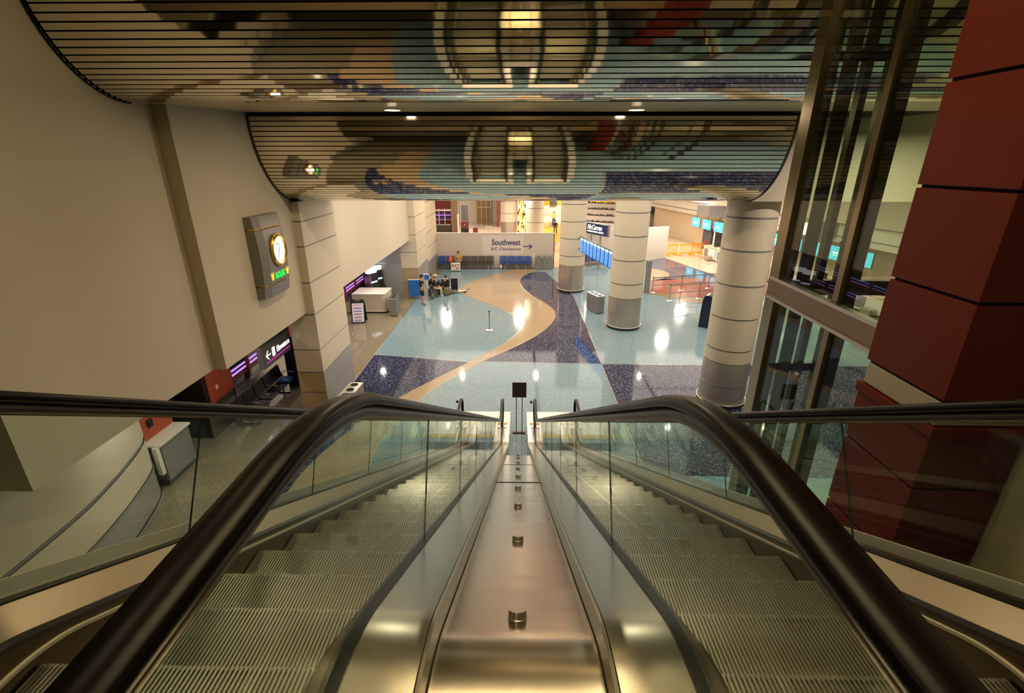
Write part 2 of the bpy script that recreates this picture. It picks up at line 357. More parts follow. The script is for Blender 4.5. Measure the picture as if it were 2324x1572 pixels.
# ================================================================== MIRRORED BULKHEADS
def arc(cy_, cz_, r, a0, a1, n):
    return [(cy_ + r * math.cos(a0 + (a1 - a0) * i / n), cz_ + r * math.sin(a0 + (a1 - a0) * i / n)) for i in range(n + 1)]
def slats(path, x0, x1, gap, name, parent):   # each interval one flat mirror strip with thickness
    b = MB()
    for (y0, z0), (y1, z1) in zip(path[:-1], path[1:]):
        d = Vector((y1 - y0, z1 - z0)); L = d.length; d.normalize(); n = Vector((-d.y, d.x))
        if n.y > 0 and n.x > 0: n = -n
        a = Vector((y0, z0)) + d * gap / 2; c = Vector((y0, z0)) + d * (L - gap / 2)
        t = .012
        nrm = Vector((d.y, -d.x)) if (d.y * -1 < 0) else Vector((-d.y, d.x))
        q = [a, c, c - nrm * t, a - nrm * t]
        xs = [x0 + (x1 - x0) * i / 8 for i in range(9)]
        vs = [(x, p.x, p.y) for x in xs for p in q]
        fs = [(i * 4 + k, i * 4 + (k + 1) % 4, (i + 1) * 4 + (k + 1) % 4, (i + 1) * 4 + k) for i in range(8) for k in range(4)]
        b.add(vs, fs, 0)
    return b.build(name, 'slat', parent)
def backing(path, x0, x1, off, depth, parent, name='dark_backing'):
    b = MB(); c = [(p[0] + off[0], p[1] + off[1]) for p in path]
    pts = c + [(c[-1][0] + depth, c[-1][1]), (c[-1][0] + depth, c[0][1])]
    b.prism(pts, lambda a, z, t: (t, a, z), x0, x1)
    return b.build(name, 'void', parent)
t = thing('slatted_bulkhead', 'upper curved bulkhead of long mirror strips over the escalator heads', 'bulkhead', (0, 7.3, 8.5))
# profile measured on the left wall: R 1.55 about (8.95, 10.1)
p1 = [(7.40, 11.0 - .107 * i) for i in range(9)] + arc(8.95, 10.1, 1.55, PI, PI * 1.5, 23)
p1l = [(y - 7.3, z - 8.5) for y, z in p1]
slats(p1l, -6.62, 9.6, .022, 'mirror_slats', t)
backing(p1l, -6.62, 9.6, (.05, .035), .03, t)
b = MB(); b.prism([(8.95 - 7.3, .05), (12.02 - 7.3, .17), (12.02 - 7.3, .21), (8.95 - 7.3, .09)], lambda a, z, tt: (tt, a, z), -6.62, 9.6); b.build('soffit_panel', 'soffit', t)
b = MB()
pr_ = [(y, z) for y, z in p1l]
for i in range(len(pr_) - 1):
    (ya, za), (yb, zb) = pr_[i], pr_[i + 1]
    b.add([(-6.615, ya - .03, za - .02), (-6.615, yb - .03, zb - .03), (-6.615, yb + .03, zb + .03), (-6.615, ya + .03, za + .03), (-6.57, ya - .03, za - .02), (-6.57, yb - .03, zb - .03), (-6.57, yb + .03, zb + .03), (-6.57, ya + .03, za + .03)], [(0, 1, 5, 4), (1, 2, 6, 5), (2, 3, 7, 6), (3, 0, 4, 7)])
b.build('edge_trim', 'void', t)
t = thing('slatted_bulkhead', 'lower curved bulkhead of mirror strips hanging in front of the hall ceiling', 'bulkhead', (0, 12.1, 6.6))
p2 = [(12.15, 8.6 - .0)] + arc(14.15, 8.6, 2.0, PI, PI * 1.5, 29)[1:]
p2l = [(y - 12.1, z - 6.6) for y, z in p2]
slats(p2l, -6.34, 6.36, .022, 'mirror_slats', t)
backing(p2l, -6.34, 6.36, (.05, .035), 0.25, t)
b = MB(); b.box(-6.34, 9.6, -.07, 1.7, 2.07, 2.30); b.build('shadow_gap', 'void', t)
for sx in (-6.335, 6.3):
    b = MB()
    for i in range(len(p2l) - 1):
        (ya, za), (yb, zb) = p2l[i], p2l[i + 1]
        b.add([(sx, ya - .02, za - .01), (sx, yb - .02, zb - .02), (sx, yb + .05, zb + .05), (sx, ya + .05, za + .05), (sx + .05, ya - .02, za - .01), (sx + .05, yb - .02, zb - .02), (sx + .05, yb + .05, zb + .05), (sx + .05, ya + .05, za + .05)], [(0, 1, 5, 4), (1, 2, 6, 5), (2, 3, 7, 6), (3, 0, 4, 7)])
    b.build('edge_trim', 'trim', t)

# ================================================================== ESCALATORS
YK, YE = 1.107, 11.58
SL = math.tan(math.radians(30))
def fillet(pts, rad, n=14):
    out = [pts[0]]
    for i in range(1, len(pts) - 1):
        p, a, c = Vector(pts[i]), Vector(pts[i - 1]), Vector(pts[i + 1]); r = rad[i - 1]
        d1 = (a - p).normalized(); d2 = (c - p).normalized(); ang = d1.angle(d2)
        L = r / math.tan(ang / 2); q0 = p + d1 * L; q1 = p + d2 * L
        cen = p + (d1 + d2).normalized() * (r / math.sin(ang / 2))
        v0, v1 = q0 - cen, q1 - cen; th = v0.angle(v1); sg = 1 if v0.x * v1.y - v0.y * v1.x > 0 else -1
        for k in range(n + 1):
            al = sg * th * k / n; out.append((cen.x + v0.x * math.cos(al) - v0.y * math.sin(al), cen.y + v0.x * math.sin(al) + v0.y * math.cos(al)))
    out.append(pts[-1]); return out
def epath(o, y0=-1.2, y1=12.75, of=None, rb=None, n=14):
    """rail line o above the nosing line on the slope and of above the floor on the level run"""
    of = o if of is None else of
    return fillet([(y0, U + of), (YK - (of - o) / SL, U + of), (YE, o), (y1, o)], [.55 + .7 * o, 1.5 if rb is None else rb], n)
def zat(path, y):
    for (a, za), (c, zc) in zip(path[:-1], path[1:]):
        if a <= y <= c: return za + (zc - za) * (y - a) / max(c - a, 1e-6)
    return path[-1][1] if y > path[-1][0] else path[0][1]
def normals(path):
    out = []
    for i in range(len(path)):
        a, c = path[max(i - 1, 0)], path[min(i + 1, len(path) - 1)]
        d = Vector((c[0] - a[0], c[1] - a[1])).normalized(); out.append(Vector((-d.y, d.x)))
    return out
def sweep(b, path, sec, mi=0, closed=True, smooth=True, cap=True, vertical=False):
    """section (x, h) carried along the path; smooth=False keeps crisp section edges but shades evenly along the run"""
    ns = normals(path); n = len(sec)
    def ring(y, z, nn): return [(x, y, max(z + h, .012)) if vertical else (x, y + nn.x * h, z + nn.y * h) for x, h in sec]
    rings = [ring(y, z, nn) for (y, z), nn in zip(path, ns)]
    if smooth:
        vs = [v for r in rings for v in r]
        b.add(vs, [(i * n + k, i * n + (k + 1) % n, (i + 1) * n + (k + 1) % n, (i + 1) * n + k) for i in range(len(path) - 1) for k in range(n if closed else n - 1)], mi, True)
    else:
        for k in range(n if closed else n - 1):
            vs = [v for r in rings for v in (r[k], r[(k + 1) % n])]
            b.add(vs, [(2 * i, 2 * i + 1, 2 * i + 3, 2 * i + 2) for i in range(len(path) - 1)], mi, True)
    if cap and closed: b.add(rings[0], [tuple(range(n))], mi); b.add(rings[-1], [tuple(range(n))[::-1]], mi)
    return b
def subdiv(path, step=.25):
    out = [path[0]]
    for a, c in zip(path[:-1], path[1:]):
        L = math.hypot(c[0] - a[0], c[1] - a[1]); k = max(1, int(L / step))
        for i in range(1, k + 1): out.append((a[0] + (c[0] - a[0]) * i / k, a[1] + (c[1] - a[1]) * i / k))
    return out
HW = .6175
# one step mesh, shared by every step: cleated tread and riser
def step_mesh():
    b = MB(); W = .498; n = 62; p = 2 * W / n
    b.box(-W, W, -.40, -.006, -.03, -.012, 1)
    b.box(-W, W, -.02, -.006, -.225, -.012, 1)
    for i in range(n):
        x0 = -W + i * p + p * .22; x1 = -W + i * p + p * .78
        b.add([(x0, -.40, -.012), (x1, -.40, -.012), (x1, .0, -.012), (x0, 0, -.012), (x0, -.40, 0), (x1, -.40, 0), (x1, 0, 0), (x0, 0, 0)],
              [(4, 5, 6, 7), (0, 4, 7, 3), (1, 2, 6, 5), (3, 7, 6, 2)])
        b.add([(x0, -.006, -.225), (x1, -.006, -.225), (x1, 0, -.225), (x0, 0, -.225), (x0, -.006, -.012), (x1, -.006, -.012), (x1, 0, -.012), (x0, 0, -.012)],
              [(3, 2, 6, 7), (0, 3, 7, 4), (1, 5, 6, 2)])
    return b
def escalator(label):
    t = thing('escalator', label, 'escalator', (0, 0, 0), 0, None)
    nos = epath(0)
    s0 = None; y = .30
    while y < 12.3:
        z = zat(nos, y)
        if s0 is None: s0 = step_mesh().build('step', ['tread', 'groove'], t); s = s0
        else: s = s0.copy(); COL.objects.link(s); s.parent = t
        s.location = (0, y, z); 
        y += .40
    b = MB(); sweep(b, subdiv(epath(-.35, 0, 12.4)), [(-.53, 0), (.53, 0), (.53, .03), (-.53, .03)], smooth=False); b.build('step_band_floor', 'black', t)
    for sg in (-1, 1):
        # handrail: moving belt with a newel loop at the foot
        base = subdiv(epath(1.0, -1.2, 12.72))
        loop = [(12.72 + .325 * math.sin(a), .675 + .325 * math.cos(a)) for a in [PI * k / 14 for k in range(1, 15)]] + [(12.3, .35)]
        path = base + loop
        sec = [(sg * HW + x, h) for x, h in [(-.041, -.012), (-.041, .004), (-.034, .014), (-.018, .019), (0, .0205), (.018, .019), (.034, .014), (.041, .004), (.041, -.012), (.034, -.018), (.026, -.016), (-.026, -.016), (-.034, -.018)]]
        b = MB(); sweep(b, path, sec); b.build('handrail', 'rubber', t)
        sec = [(sg * HW + x, h) for x, h in [(-.022, -.05), (-.022, -.018), (.022, -.018), (.022, -.05), (.012, -.062), (-.012, -.062)]]
        b = MB(); sweep(b, base, sec); b.build('handrail_guide', 'trim', t)
        # glass panels with open joints square to the slope
        mid = subdiv(epath(.59, -1.2, 12.3, .62), .12); mn = normals(mid)
        acc = [0]
        for a, c in zip(mid[:-1], mid[1:]): acc.append(acc[-1] + math.hypot(c[0] - a[0], c[1] - a[1]))
        total = acc[-1]
        def at(s):
            s = min(max(s, 0), total)
            for i in range(len(mid) - 1):
                if acc[i + 1] >= s:
                    f = (s - acc[i]) / (acc[i + 1] - acc[i]); P = Vector(mid[i]).lerp(Vector(mid[i + 1]), f); N = mn[i].lerp(mn[i + 1], f).normalized(); return P, N
            return Vector(mid[-1]), mn[-1]
        # first joint where the photo has it (y about 2.02 on the mid line)
        sj = [acc[i] for i in range(len(mid)) if mid[i][0] >= 2.02][0] if sg else 0
        cuts = [0]; s = sj
        while s < total: cuts.append(s); s += 1.52
        cuts.append(total)
        for c0, c1 in zip(cuts[:-1], cuts[1:]):
            if c1 - c0 < .1: continue
            b = MB(); k = max(2, int((c1 - c0) / .12)); vs = []
            for i in range(k + 1):
                s = c0 + .002 + (c1 - c0 - .004) * i / k; P, N = at(s); h = .375 * N.y
                A = P - N * h; B = P + N * h
                for xx in (-.004, .004): vs += [(sg * HW + xx, A.x, A.y), (sg * HW + xx, B.x, B.y)]
            fs = []
            for i in range(k):
                q = i * 4; fs += [(q, q + 1, q + 5, q + 4), (q + 2, q + 6, q + 7, q + 3)]
            b.add(vs, fs, 0)
            b.add(vs[:4], [(0, 2, 3, 1)], 1); b.add(vs[-4:], [(0, 1, 3, 2)], 1)
            b.build('glass_panel', ['glass', 'glassedge'], t)
        pts = [(12.31, .20), (12.31, .96)] + [(12.70 + .27 * math.sin(a), .685 + .275 * math.cos(a)) for a in [PI * k / 12 for k in range(13)]] + [(12.7, .20)]
        b = MB(); b.prism(pts, lambda a, z, tt: (tt, a, z), sg * HW - .005, sg * HW + .005); b.build('glass_panel', 'glass', t)
        # gasket, inner deck, skirt, brush
        dp = subdiv(epath(.21, -1.2, 12.73, .27))
        b = MB(); sweep(b, dp, [(sg * HW - .022, -.02), (sg * HW + .022, -.02), (sg * HW + .022, .012), (sg * HW - .022, .012)], smooth=False); b.build('glass_gasket', 'black', t)
        xi = sg * .522; xo = sg * (HW - .022)
        b = MB(); sweep(b, dp, [(xi, -.095), (xo, -.014), (xo, .004), (xi, -.080)], smooth=False); b.build('inner_deck', 'deckgold', t)
        b = MB(); sweep(b, dp, [(sg * .503, -.110), (xi, -.110), (xi, -.082), (sg * .503, -.095)], smooth=False); b.build('deck_seal', 'black', t)
        xs = sg * .505
        b = MB(); sweep(b, dp, [(xs, -.33), (xi, -.33), (xi, -.108), (xs, -.108)], smooth=False); b.build('skirt_panel', 'skirt', t)
        b = MB(); sweep(b, subdiv(epath(.055, -1.2, 12.5, .045)), [(sg * .507, -.006), (sg * .507, .006), (sg * .490, .006), (sg * .490, -.006)], smooth=False); b.build('brush_strip', 'brush', t)
    return t
def escalator_sides(t, inner):       # inner = sign of the side that faces the other escalator
    for sg in (-1, 1):
        dp = subdiv(epath(.21, -1.2, 12.73, .27))
        x0 = sg * (HW + .022)
        if sg == inner:
            x1 = sg * (HW + .215)
            b = MB(); sweep(b, dp, [(x0, -.012), (x1, -.012), (x1, .006), (x0, .006)], smooth=False); b.build('outer_deck', 'deck', t)
            b = MB(); dq = subdiv(epath(.21, -1.2, 12.73, .27)); xa, xb = sg * (HW + .200), sg * (HW + .214)
            sweep(b, dq, [(xa, -.013), (xb, -.013), (xb, -.85), (xa, -.85)], smooth=False, vertical=True); b.build('truss_cladding', 'steel', t)
        else:
            x1 = sg * (HW + .075); x2 = sg * (HW + .36)
            b = MB(); sweep(b, dp, [(x0, -.012), (x1, -.012), (x1, .006), (x0, .006)], smooth=False); b.build('outer_deck', 'steel', t)
            b = MB(); sweep(b, dp, [(x1, -.03), (x2, -.06), (x2, -.03), (x1, 0)], smooth=False); b.build('outer_ledge', 'greypanel', t)
            xa, xb = sg * (HW + .345), sg * (HW + .36)
            b = MB(); sweep(b, dp, [(xa, -.03), (xb, -.03), (xb, -1.15), (xa, -1.15)], smooth=False, vertical=True); b.build('truss_cladding', 'cream', t)
        # newel base at the foot with yellow labels
        b = MB(); b.bev(sg * HW - .15, sg * HW + .15, 12.45, 12.76, .01, .228, .015); b.build('newel_base', 'steel2', t)
        for dx in (-.095, .095):
            b = MB(); b.box(sg * HW + dx - .045, sg * HW + dx + .045, 12.64, 12.74, .229, .233); b.build('warning_label', 'yellow', t)
    b = MB(); sweep(b, subdiv(epath(-.95, -1.2, 12.0)), [(-HW - .2, 0), (HW + .2, 0), (HW + .2, .02), (-HW - .2, .02)], smooth=False, vertical=True); b.build('truss_soffit', 'cream', t)
    b = MB(); b.box(-.56, .56, 12.30, 12.42, .012, .018, 0); n = 40
    for i in range(n): b.box(-.5 + i / n + .004, -.5 + i / n + .018, 12.22, 12.30, .006, .016, 0)
    b.build('comb_plate', 'yellow', t)
    b = MB(); b.bev(-.84, .84, 12.42, 13.82, 0.003, .022, .004); b.build('landing_plate', 'landing', t)
M['landing'] = mat('landing_plate', (.80, .74, .66), .35, .35, bump=((40, 40, 1), .2, .004))
e1 = escalator('left escalator of the pair, its steps lying left of the steel centre cover')
e2 = tree_copy(e1); e2['label'] = 'right escalator of the pair, its steps lying right of the steel centre cover'
escalator_sides(e1, 1); escalator_sides(e2, -1)
e1.location.x = -1.1025; e2.location.x = 1.1025

t = thing('centre_cover', 'polished steel centre cover with round anti slide discs between the two escalators', 'cover', (0, 0, 0))
cp = subdiv(epath(.13, -1.2, 12.6, .19), .1); cp = [p for p in cp if p[0] <= 8.6]
seg = [-1.2, 2.32, 4.6, 6.6, 8.6]
for a, c in zip(seg[:-1], seg[1:]):
    pp = [p for p in cp if a - .05 <= p[0] <= c + .001]
    b = MB(); sweep(b, pp, [(-.247, -.012), (.247, -.012), (.247, 0), (-.247, 0)], smooth=False); b.build('cover_plate', 'cover', t)
for sg in (-1, 1):
    b = MB(); sweep(b, cp, [(sg * .248, -.05), (sg * .264, -.05), (sg * .268, .074), (sg * .256, .076)], smooth=False); b.build('side_lip', 'steel2', t)
disc = None
for y in (1.23, 2.2, 3.18, 4.12, 5.05, 5.96, 6.86, 7.8, 8.42):
    z = zat(cp, y); i = min(range(len(cp)), key=lambda k: abs(cp[k][0] - y)); n = normals(cp)[i]
    if disc is None:
        b = MB(); N = 28
        b.lathe([(.0001, 0), (.034, 0), (.034, .004), (.031, .006), (.031, .026), (.029, .030), (.0001, .030)], n=N)
        for k in range(N): a = 2 * PI * k / N; b.box(.030 * math.cos(a) - .0015, .030 * math.cos(a) + .0015, .030 * math.sin(a) - .0015, .030 * math.sin(a) + .0015, .006, .026)
        disc = b.build('anti_slide_disc', 'steel2', t); d = disc
    else: d = disc.copy(); COL.objects.link(d); d.parent = t
    d.location = (0, y, z); d.rotation_euler = (math.atan2(-n.x, n.y), 0, 0)

# sign on two posts standing between the escalator feet
t = thing('notice_stand', 'dark brown square notice board on two thin posts between the escalator feet', 'sign', (.02, 12.55, 0))
MB().bev(-.19, .19, -.05, .05, .0, .04, .01).build('foot_plate', 'skirt', t)
for x in (-.085, .085): MB().tube([(x, 0, .04), (x, 0, 1.35)], .013, 10).build('post', 'trim', t)
MB().bev(-.205, .205, -.03, -.002, 1.20, 1.68, .008).build('board_frame', 'trim', t)
MB().box(-.19, .19, -.034, -.03, 1.215, 1.665).build('board_face', mat('notice_brown', (.045, .03, .018), .5), bpy.data.objects['board_frame'])
# small camera-like sensor posts on the handrail newels
for x in (.46, -1.76):
    tag(MB().bev(x - .115, x - .05, 12.80, 12.88, .86, .93, .008).build('sensor_box', 'black'), 'small black sensor box beside the handrail loop of the %s escalator foot' % ('right' if x > 0 else 'left'), 'sensor')

# ================================================================== GLASS LIFT SHAFT AND RED COLUMN
t = thing('lift_shaft', 'glass walled lift shaft in bronze steel framing beside the red column', 'lift shaft', (3.9, 3.9, 0))
X0, Y0, Y1, DX = 0, -.6, 3.3, 2.1
MB().box(-.06, .16, Y1 - .14, Y1 + .12, 0, 10.98).build('corner_post', 'bronze', t)
MB().box(DX, DX + .16, Y1 - .1, Y1 + .1, 0, 10.98).build('rear_post', 'darkbronze', t)
for y in (1.78,):
    MB().box(-.05, .02, y, y + .10, 0, 10.98).build('mullion', 'bronze', t)
    MB().box(.02, .16, y - .01, y + .12, 0, 10.98).build('mullion_fin', 'darkbronze', t)
MB().box(DX, DX + .1, 1.78, 1.88, 0, 10.98).build('rear_mullion', 'darkbronze', t)
b = MB(); b.box(-.07, .0, Y0, Y1 + .02, 5.70, 5.96); b.build('floor_band', 'bronze', t)
MB().box(-.10, .0, Y0, Y1 + .02, 5.955, 6.0).build('band_cap', 'steel2', t)
MB().box(-.10, .0, Y0, Y1 + .02, 5.665, 5.705).build('band_cap', 'steel2', t)
for z0, z1 in ((0, 5.66), (6.0, 10.98)):
    for y0, y1 in ((Y0, 1.78), (1.88, Y1)):
        MB().box(-.01, .004, y0, y1, z0, z1).build('glass_pane', 'shaft', t)
    MB().box(.16, DX, Y1 - .02, Y1, z0, z1).build('glass_pane', 'shaft', t)
MB().box(.16, DX, Y1 - .06, Y1 + .04, 5.72, 5.94).build('rear_band', 'darkbronze', t)
# guide rails, cable and pulley inside the shaft
t2 = thing('lift_guide_rails', 'tall dark steel guide rails standing inside the glass lift shaft', 'guide rails', (4.9, 6.4, 0))
for x, y, wd in ((-.82, .50, .13), (-.55, .56, .09), (-.28, .52, .12)):
    MB().box(x, x + wd, y, y + .12, 0, 10.9).build('rail', 'darkbronze', t2)
for z in (1.5, 4.5, 8.8): MB().box(-.82, -.10, .67, .71, z, z + .12).build('rail_bracket', 'darkbronze', t2)
b = MB(); pts = [(5.55, 5.3, 8.0)] + [(5.55 - .9 * (k / 14) ** 1.7, 5.3 + .25 * k / 14, 8.0 - 2.4 * k / 14) for k in range(1, 15)]
pts = [Vector(p) for p in pts]; b.tube(pts, .014, 6); b.tube([p + Vector((.07, 0, 0)) for p in pts], .014, 6)
tag(b.build('lift_cable', 'dgrey'), 'looping black travelling cable hanging inside the lift shaft', 'cable')
t3 = thing('lift_pulley', 'round dark pulley wheel at the foot of the lift shaft by the red column', 'pulley', (4.28, 4.75, 3.75), 0)
b = MB(); b.lathe([(.05, -.03), (.17, -.03), (.20, -.02), (.18, 0), (.20, .02), (.17, .03), (.05, .03), (.05, -.03)], n=32); b.xf(Matrix.Rotation(PI / 2, 4, 'X')); b.build('wheel', 'dgrey', t3)
MB().box(.16, .30, -.05, .05, -.25, .28).build('bracket', 'darkbronze', t3)
MB().box(-.3, .35, -.06, .06, -.34, -.24).build('bearer', 'darkbronze', t3)
MB().box(.08, .3, -.02, .02, -3.75, -.3).build('support_post', 'darkbronze', t3)

t = thing('red_column', 'square column clad in dark red metal panels right of the escalators', 'column', (3.425, 3.55, 0))
jz = [0, .90, 1.62, 2.34, 3.06, 3.78, 4.50, 5.21, 5.76, 5.97, 6.71, 7.43, 8.15, 8.87, 9.6, 10.3, 11.0]
for a, c in zip(jz[:-1], jz[1:]):
    if abs(a - 5.76) < .01:
        b = MB(); b.bev(-.335, .34, -.385, .40, a + .01, c - .01, .006); b.build('steel_band', 'band', t)
    else:
        b = MB(); b.bev(-.345, .35, -.40, .42, a + .012, c - .012, .006); b.build('cladding_panel', 'red', t)
MB().box(-.32, .33, -.37, .40, 0, 11).build('column_core', 'void', t)
b = MB(); b.bev(-.365, .35, -.42, .44, 5.68, 5.76, .005); b.build('band_lip', 'red', t)
wallbox('wall_right_near', 3.79, 3.99, -8, 3.3, 0, 11.2, 'panel')
# ================================================================== ROUND COLUMNS
def round_column(x, y, r, label, joints, base, top=6.6, rail=True):
    t = thing('round_column', label, 'column', (x, y, 0), 0)
    lv = [base] + joints + [top]
    MB().lathe([(r - .02, 0), (r - .02, top)], n=48).build('joint_core', 'joint', t)
    for a, c in zip(lv[:-1], lv[1:]):
        MB().lathe([(r - .02, a + .03), (r, a + .03), (r, c - .03), (r - .02, c - .03)], n=64).build('cladding_ring', 'panel', t)
    MB().lathe([(r, .12), (r, base * .5 - .02)], n=64).build('steel_sleeve', 'sleeve', t)
    MB().lathe([(r, base * .5 + .02), (r, base), (r - .03, base + .01)], n=64).build('steel_sleeve', 'sleeve', t)
    MB().lathe([(r - .01, base * .5 - .02), (r + .006, base * .5 - .02), (r + .006, base * .5 + .02), (r - .01, base * .5 + .02)], n=64).build('sleeve_band', 'steel2', t)
    if rail:
        b = MB(); R = r + .05
        b.tube([(R * math.cos(a), R * math.sin(a), .14) for a in [2 * PI * k / 48 for k in range(49)]], .022, 8, cap=False)
        b.build('bumper_ring', 'steel2', t)
    MB().lathe([(r - .05, .0), (r + .02, 0), (r + .02, .05), (r - .05, .06)], n=48).build('plinth', 'black', t)
    for a in (-.6, 2.2): MB().box(r * math.cos(a) - .004, r * math.cos(a) + .004, r * math.sin(a) - .004, r * math.sin(a) + .004, base, top).build('seam', 'joint', t)
    return t
round_column(6.92, 14.85, .73, 'largest round cream column with steel base, nearest the glass lift shaft', [2.0, 3.05, 4.1, 5.15, 6.1], 1.55)
round_column(5.17, 22.75, .79, 'round cream column with steel base between the flight screens and the lone kiosk', [2.25, 3.35, 4.45, 5.5], 1.55)
round_column(3.28, 29.95, .79, 'round cream column with steel base at the far end of the flight screens', [2.25, 3.3, 4.3, 5.3], 1.65)
round_column(1.35, 44.5, .82, 'round cream column rising behind the white partition wall beside the yellow area', [2.6, 3.8, 5.0], 1.6, rail=False)
round_column(-1.15, 52.5, .85, 'most distant round column, left of the yellow patterned hanging behind the partition', [2.6, 3.8, 5.0], 1.7, rail=False)

# ================================================================== PEOPLE
def skinned(chains, name, m, parent, lv=1):
    vs, es, rs = [], [], []
    def vid(p, r):
        for i, q in enumerate(vs):
            if (Vector(q) - Vector(p)).length < 1e-4: return i
        vs.append(tuple(p)); rs.append(r); return len(vs) - 1
    for ch in chains:
        ids = [vid(p, r) for p, r in ch]
        for a, c in zip(ids[:-1], ids[1:]):
            if a != c: es.append((a, c))
    me = bpy.data.meshes.new(name); me.from_pydata(vs, es, []); o = bpy.data.objects.new(name, me); COL.objects.link(o)
    md = o.modifiers.new('s', 'SKIN'); md.use_smooth_shade = True
    lay = me.skin_vertices[0].data
    for i, r in enumerate(rs):
        r = r if isinstance(r, tuple) else (r, r); lay[i].radius = r; lay[i].use_root = (i == 0)
    sb = o.modifiers.new('u', 'SUBSURF'); sb.levels = lv; sb.render_levels = lv
    dg = bpy.context.evaluated_depsgraph_get(); nm = bpy.data.meshes.new_from_object(o.evaluated_get(dg)); bpy.data.objects.remove(o)
    nm.materials.clear(); nm.materials.append(M[m]); 
    for p in nm.polygons: p.use_smooth = True; p.material_index = 0
    o = bpy.data.objects.new(name, nm); COL.objects.link(o); o.parent = parent; return o
def lerp(a, c, t): return tuple(a[i] + (c[i] - a[i]) * t for i in range(3))
def hand(wr, el):           # five unequal slightly curled fingers beyond the wrist
    wr, el = Vector(wr), Vector(el); d = (wr - el).normalized(); sdir = d.cross(Vector((1, 0, 0)));
    sdir = sdir.normalized() if sdir.length > .1 else Vector((0, 1, 0)); palm = wr + d * .05; f = d.cross(sdir).normalized()
    out = [[(tuple(wr), .026), (tuple(palm), (.036, .018))]]
    for k, L in enumerate((.075, .085, .08, .062)):
        r = palm + sdir * (-.03 + .02 * k) + d * .025
        out.append([(tuple(palm), (.036, .018)), (tuple(r), .011), (tuple(r + d * L * .55), .010), (tuple(r + d * L * .9 + f * L * .25), .0085)])
    th = palm - sdir * .034 - d * .015
    out.append([(tuple(palm), (.036, .018)), (tuple(th), .012), (tuple(th + d * .035 - sdir * .014), .010)])
    return out
def person(label, loc, rz, J, top, legs, sleeve=.45, leglen=1.0, shoe='blackcloth', hair='hair', hat=None, detail=True, legcol=None, group=None):
    """J: dict of joints in local space (front = +y)."""
    t = thing('person', label, 'person', loc, rz, group)
    P, C_, N, Hd = J['pelvis'], J['chest'], J['neck'], J['head']
    body = [[(P, (.15, .11)), (lerp(P, C_, .5), (.13, .10)), (C_, (.16, .11)), (N, .055), (lerp(N, Hd, .5), .058), (Hd, (.082, .098)), ((Hd[0], Hd[1] - .005, Hd[2] + .085), (.062, .075))]]
    sh = []; 
    for sd in ('l', 'r'):
        S, El, Wr = J['sh' + sd], J['el' + sd], J['wr' + sd]
        body.append([(C_, (.16, .11)), (S, .055), (lerp(S, El, .5), .045), (El, .038), (lerp(El, Wr, .4), .037), (Wr, .026)])
        if detail: body += hand(Wr, El)
        Hp, Kn, An, To = J['hp' + sd], J['kn' + sd], J['an' + sd], J['to' + sd]
        body.append([(P, (.15, .11)), (Hp, .085), (lerp(Hp, Kn, .5), .072), (Kn, .052), (lerp(Kn, An, .35), .054), (An, .036), (To, .035)])
    skinned(body, 'body', 'skin', t)
    # face and ears
    b = MB(); b.ball((Hd[0], Hd[1] + .098, Hd[2] - .012), (.011, .018, .02), 8); b.build('nose', 'skin', t)
    b = MB(); b.ball((Hd[0] - .082, Hd[1], Hd[2]), (.012, .02, .03), 8); b.ball((Hd[0] + .082, Hd[1], Hd[2]), (.012, .02, .03), 8); b.build('ears', 'skin', t)
    b = MB(); b.ball((Hd[0] - .032, Hd[1] + .088, Hd[2] + .018), .011, 8); b.ball((Hd[0] + .032, Hd[1] + .088, Hd[2] + .018), .011, 8); b.build('eyes', 'hair', t)
    b = MB(); b.ball((Hd[0], Hd[1] + .088, Hd[2] - .052), (.024, .008, .007), 8); b.build('mouth', 'redwall', t)
    if hat:
        b = MB(); b.ball((Hd[0], Hd[1] - .01, Hd[2] + .07), (.105, .115, .075), 12)
        b.lathe([(.0001, 0), (.16 if hat[1] else .10, -.004), (.16 if hat[1] else .10, .006), (.0001, .012)], (Hd[0], Hd[1] + (0 if hat[1] else .05), Hd[2] + .055), 24); b.build('hat', hat[0], t)
    b = MB(); b.ball((Hd[0], Hd[1] - .028, Hd[2] + .045), (.093, .098, .095), 14); b.build('hair', hair, t)
    # clothes over the body
    ch = [[((P[0], P[1], P[2] - .02), (.165, .125)), (lerp(P, C_, .5), (.15, .118)), (C_, (.175, .125)), (lerp(C_, N, .55), .085)]]
    for sd in ('l', 'r'):
        S, El, Wr = J['sh' + sd], J['el' + sd], J['wr' + sd]
        c = [(C_, (.175, .125)), (S, .068), (lerp(S, El, .55), .058)]
        if sleeve > .5: c += [(El, .05), (lerp(El, Wr, .85), .040)]
        ch.append(c)
    skinned(ch, 'shirt', top, t)
    ch = [[(lerp(P, C_, .12), (.162, .122)), (P, (.168, .128))]]
    for sd in ('l', 'r'):
        Hp, Kn, An = J['hp' + sd], J['kn' + sd], J['an' + sd]
        c = [(P, (.168, .128)), (Hp, .098), (lerp(Hp, Kn, .55), .085)]
        c += [(lerp(Hp, Kn, .95), .074)]
        if leglen > .6: c += [(lerp(Kn, An, .5), .064), (lerp(Kn, An, .92), .052)]
        ch.append(c)
    skinned(ch, 'trousers', legs, t)
    for sd in ('l', 'r'):
        An, To = J['an' + sd], J['to' + sd]
        skinned([[((An[0], An[1] - .04, An[2] - .035), .045), (lerp(An, To, .55), .045), (To, .04)]], 'shoe', shoe, t)
    return t
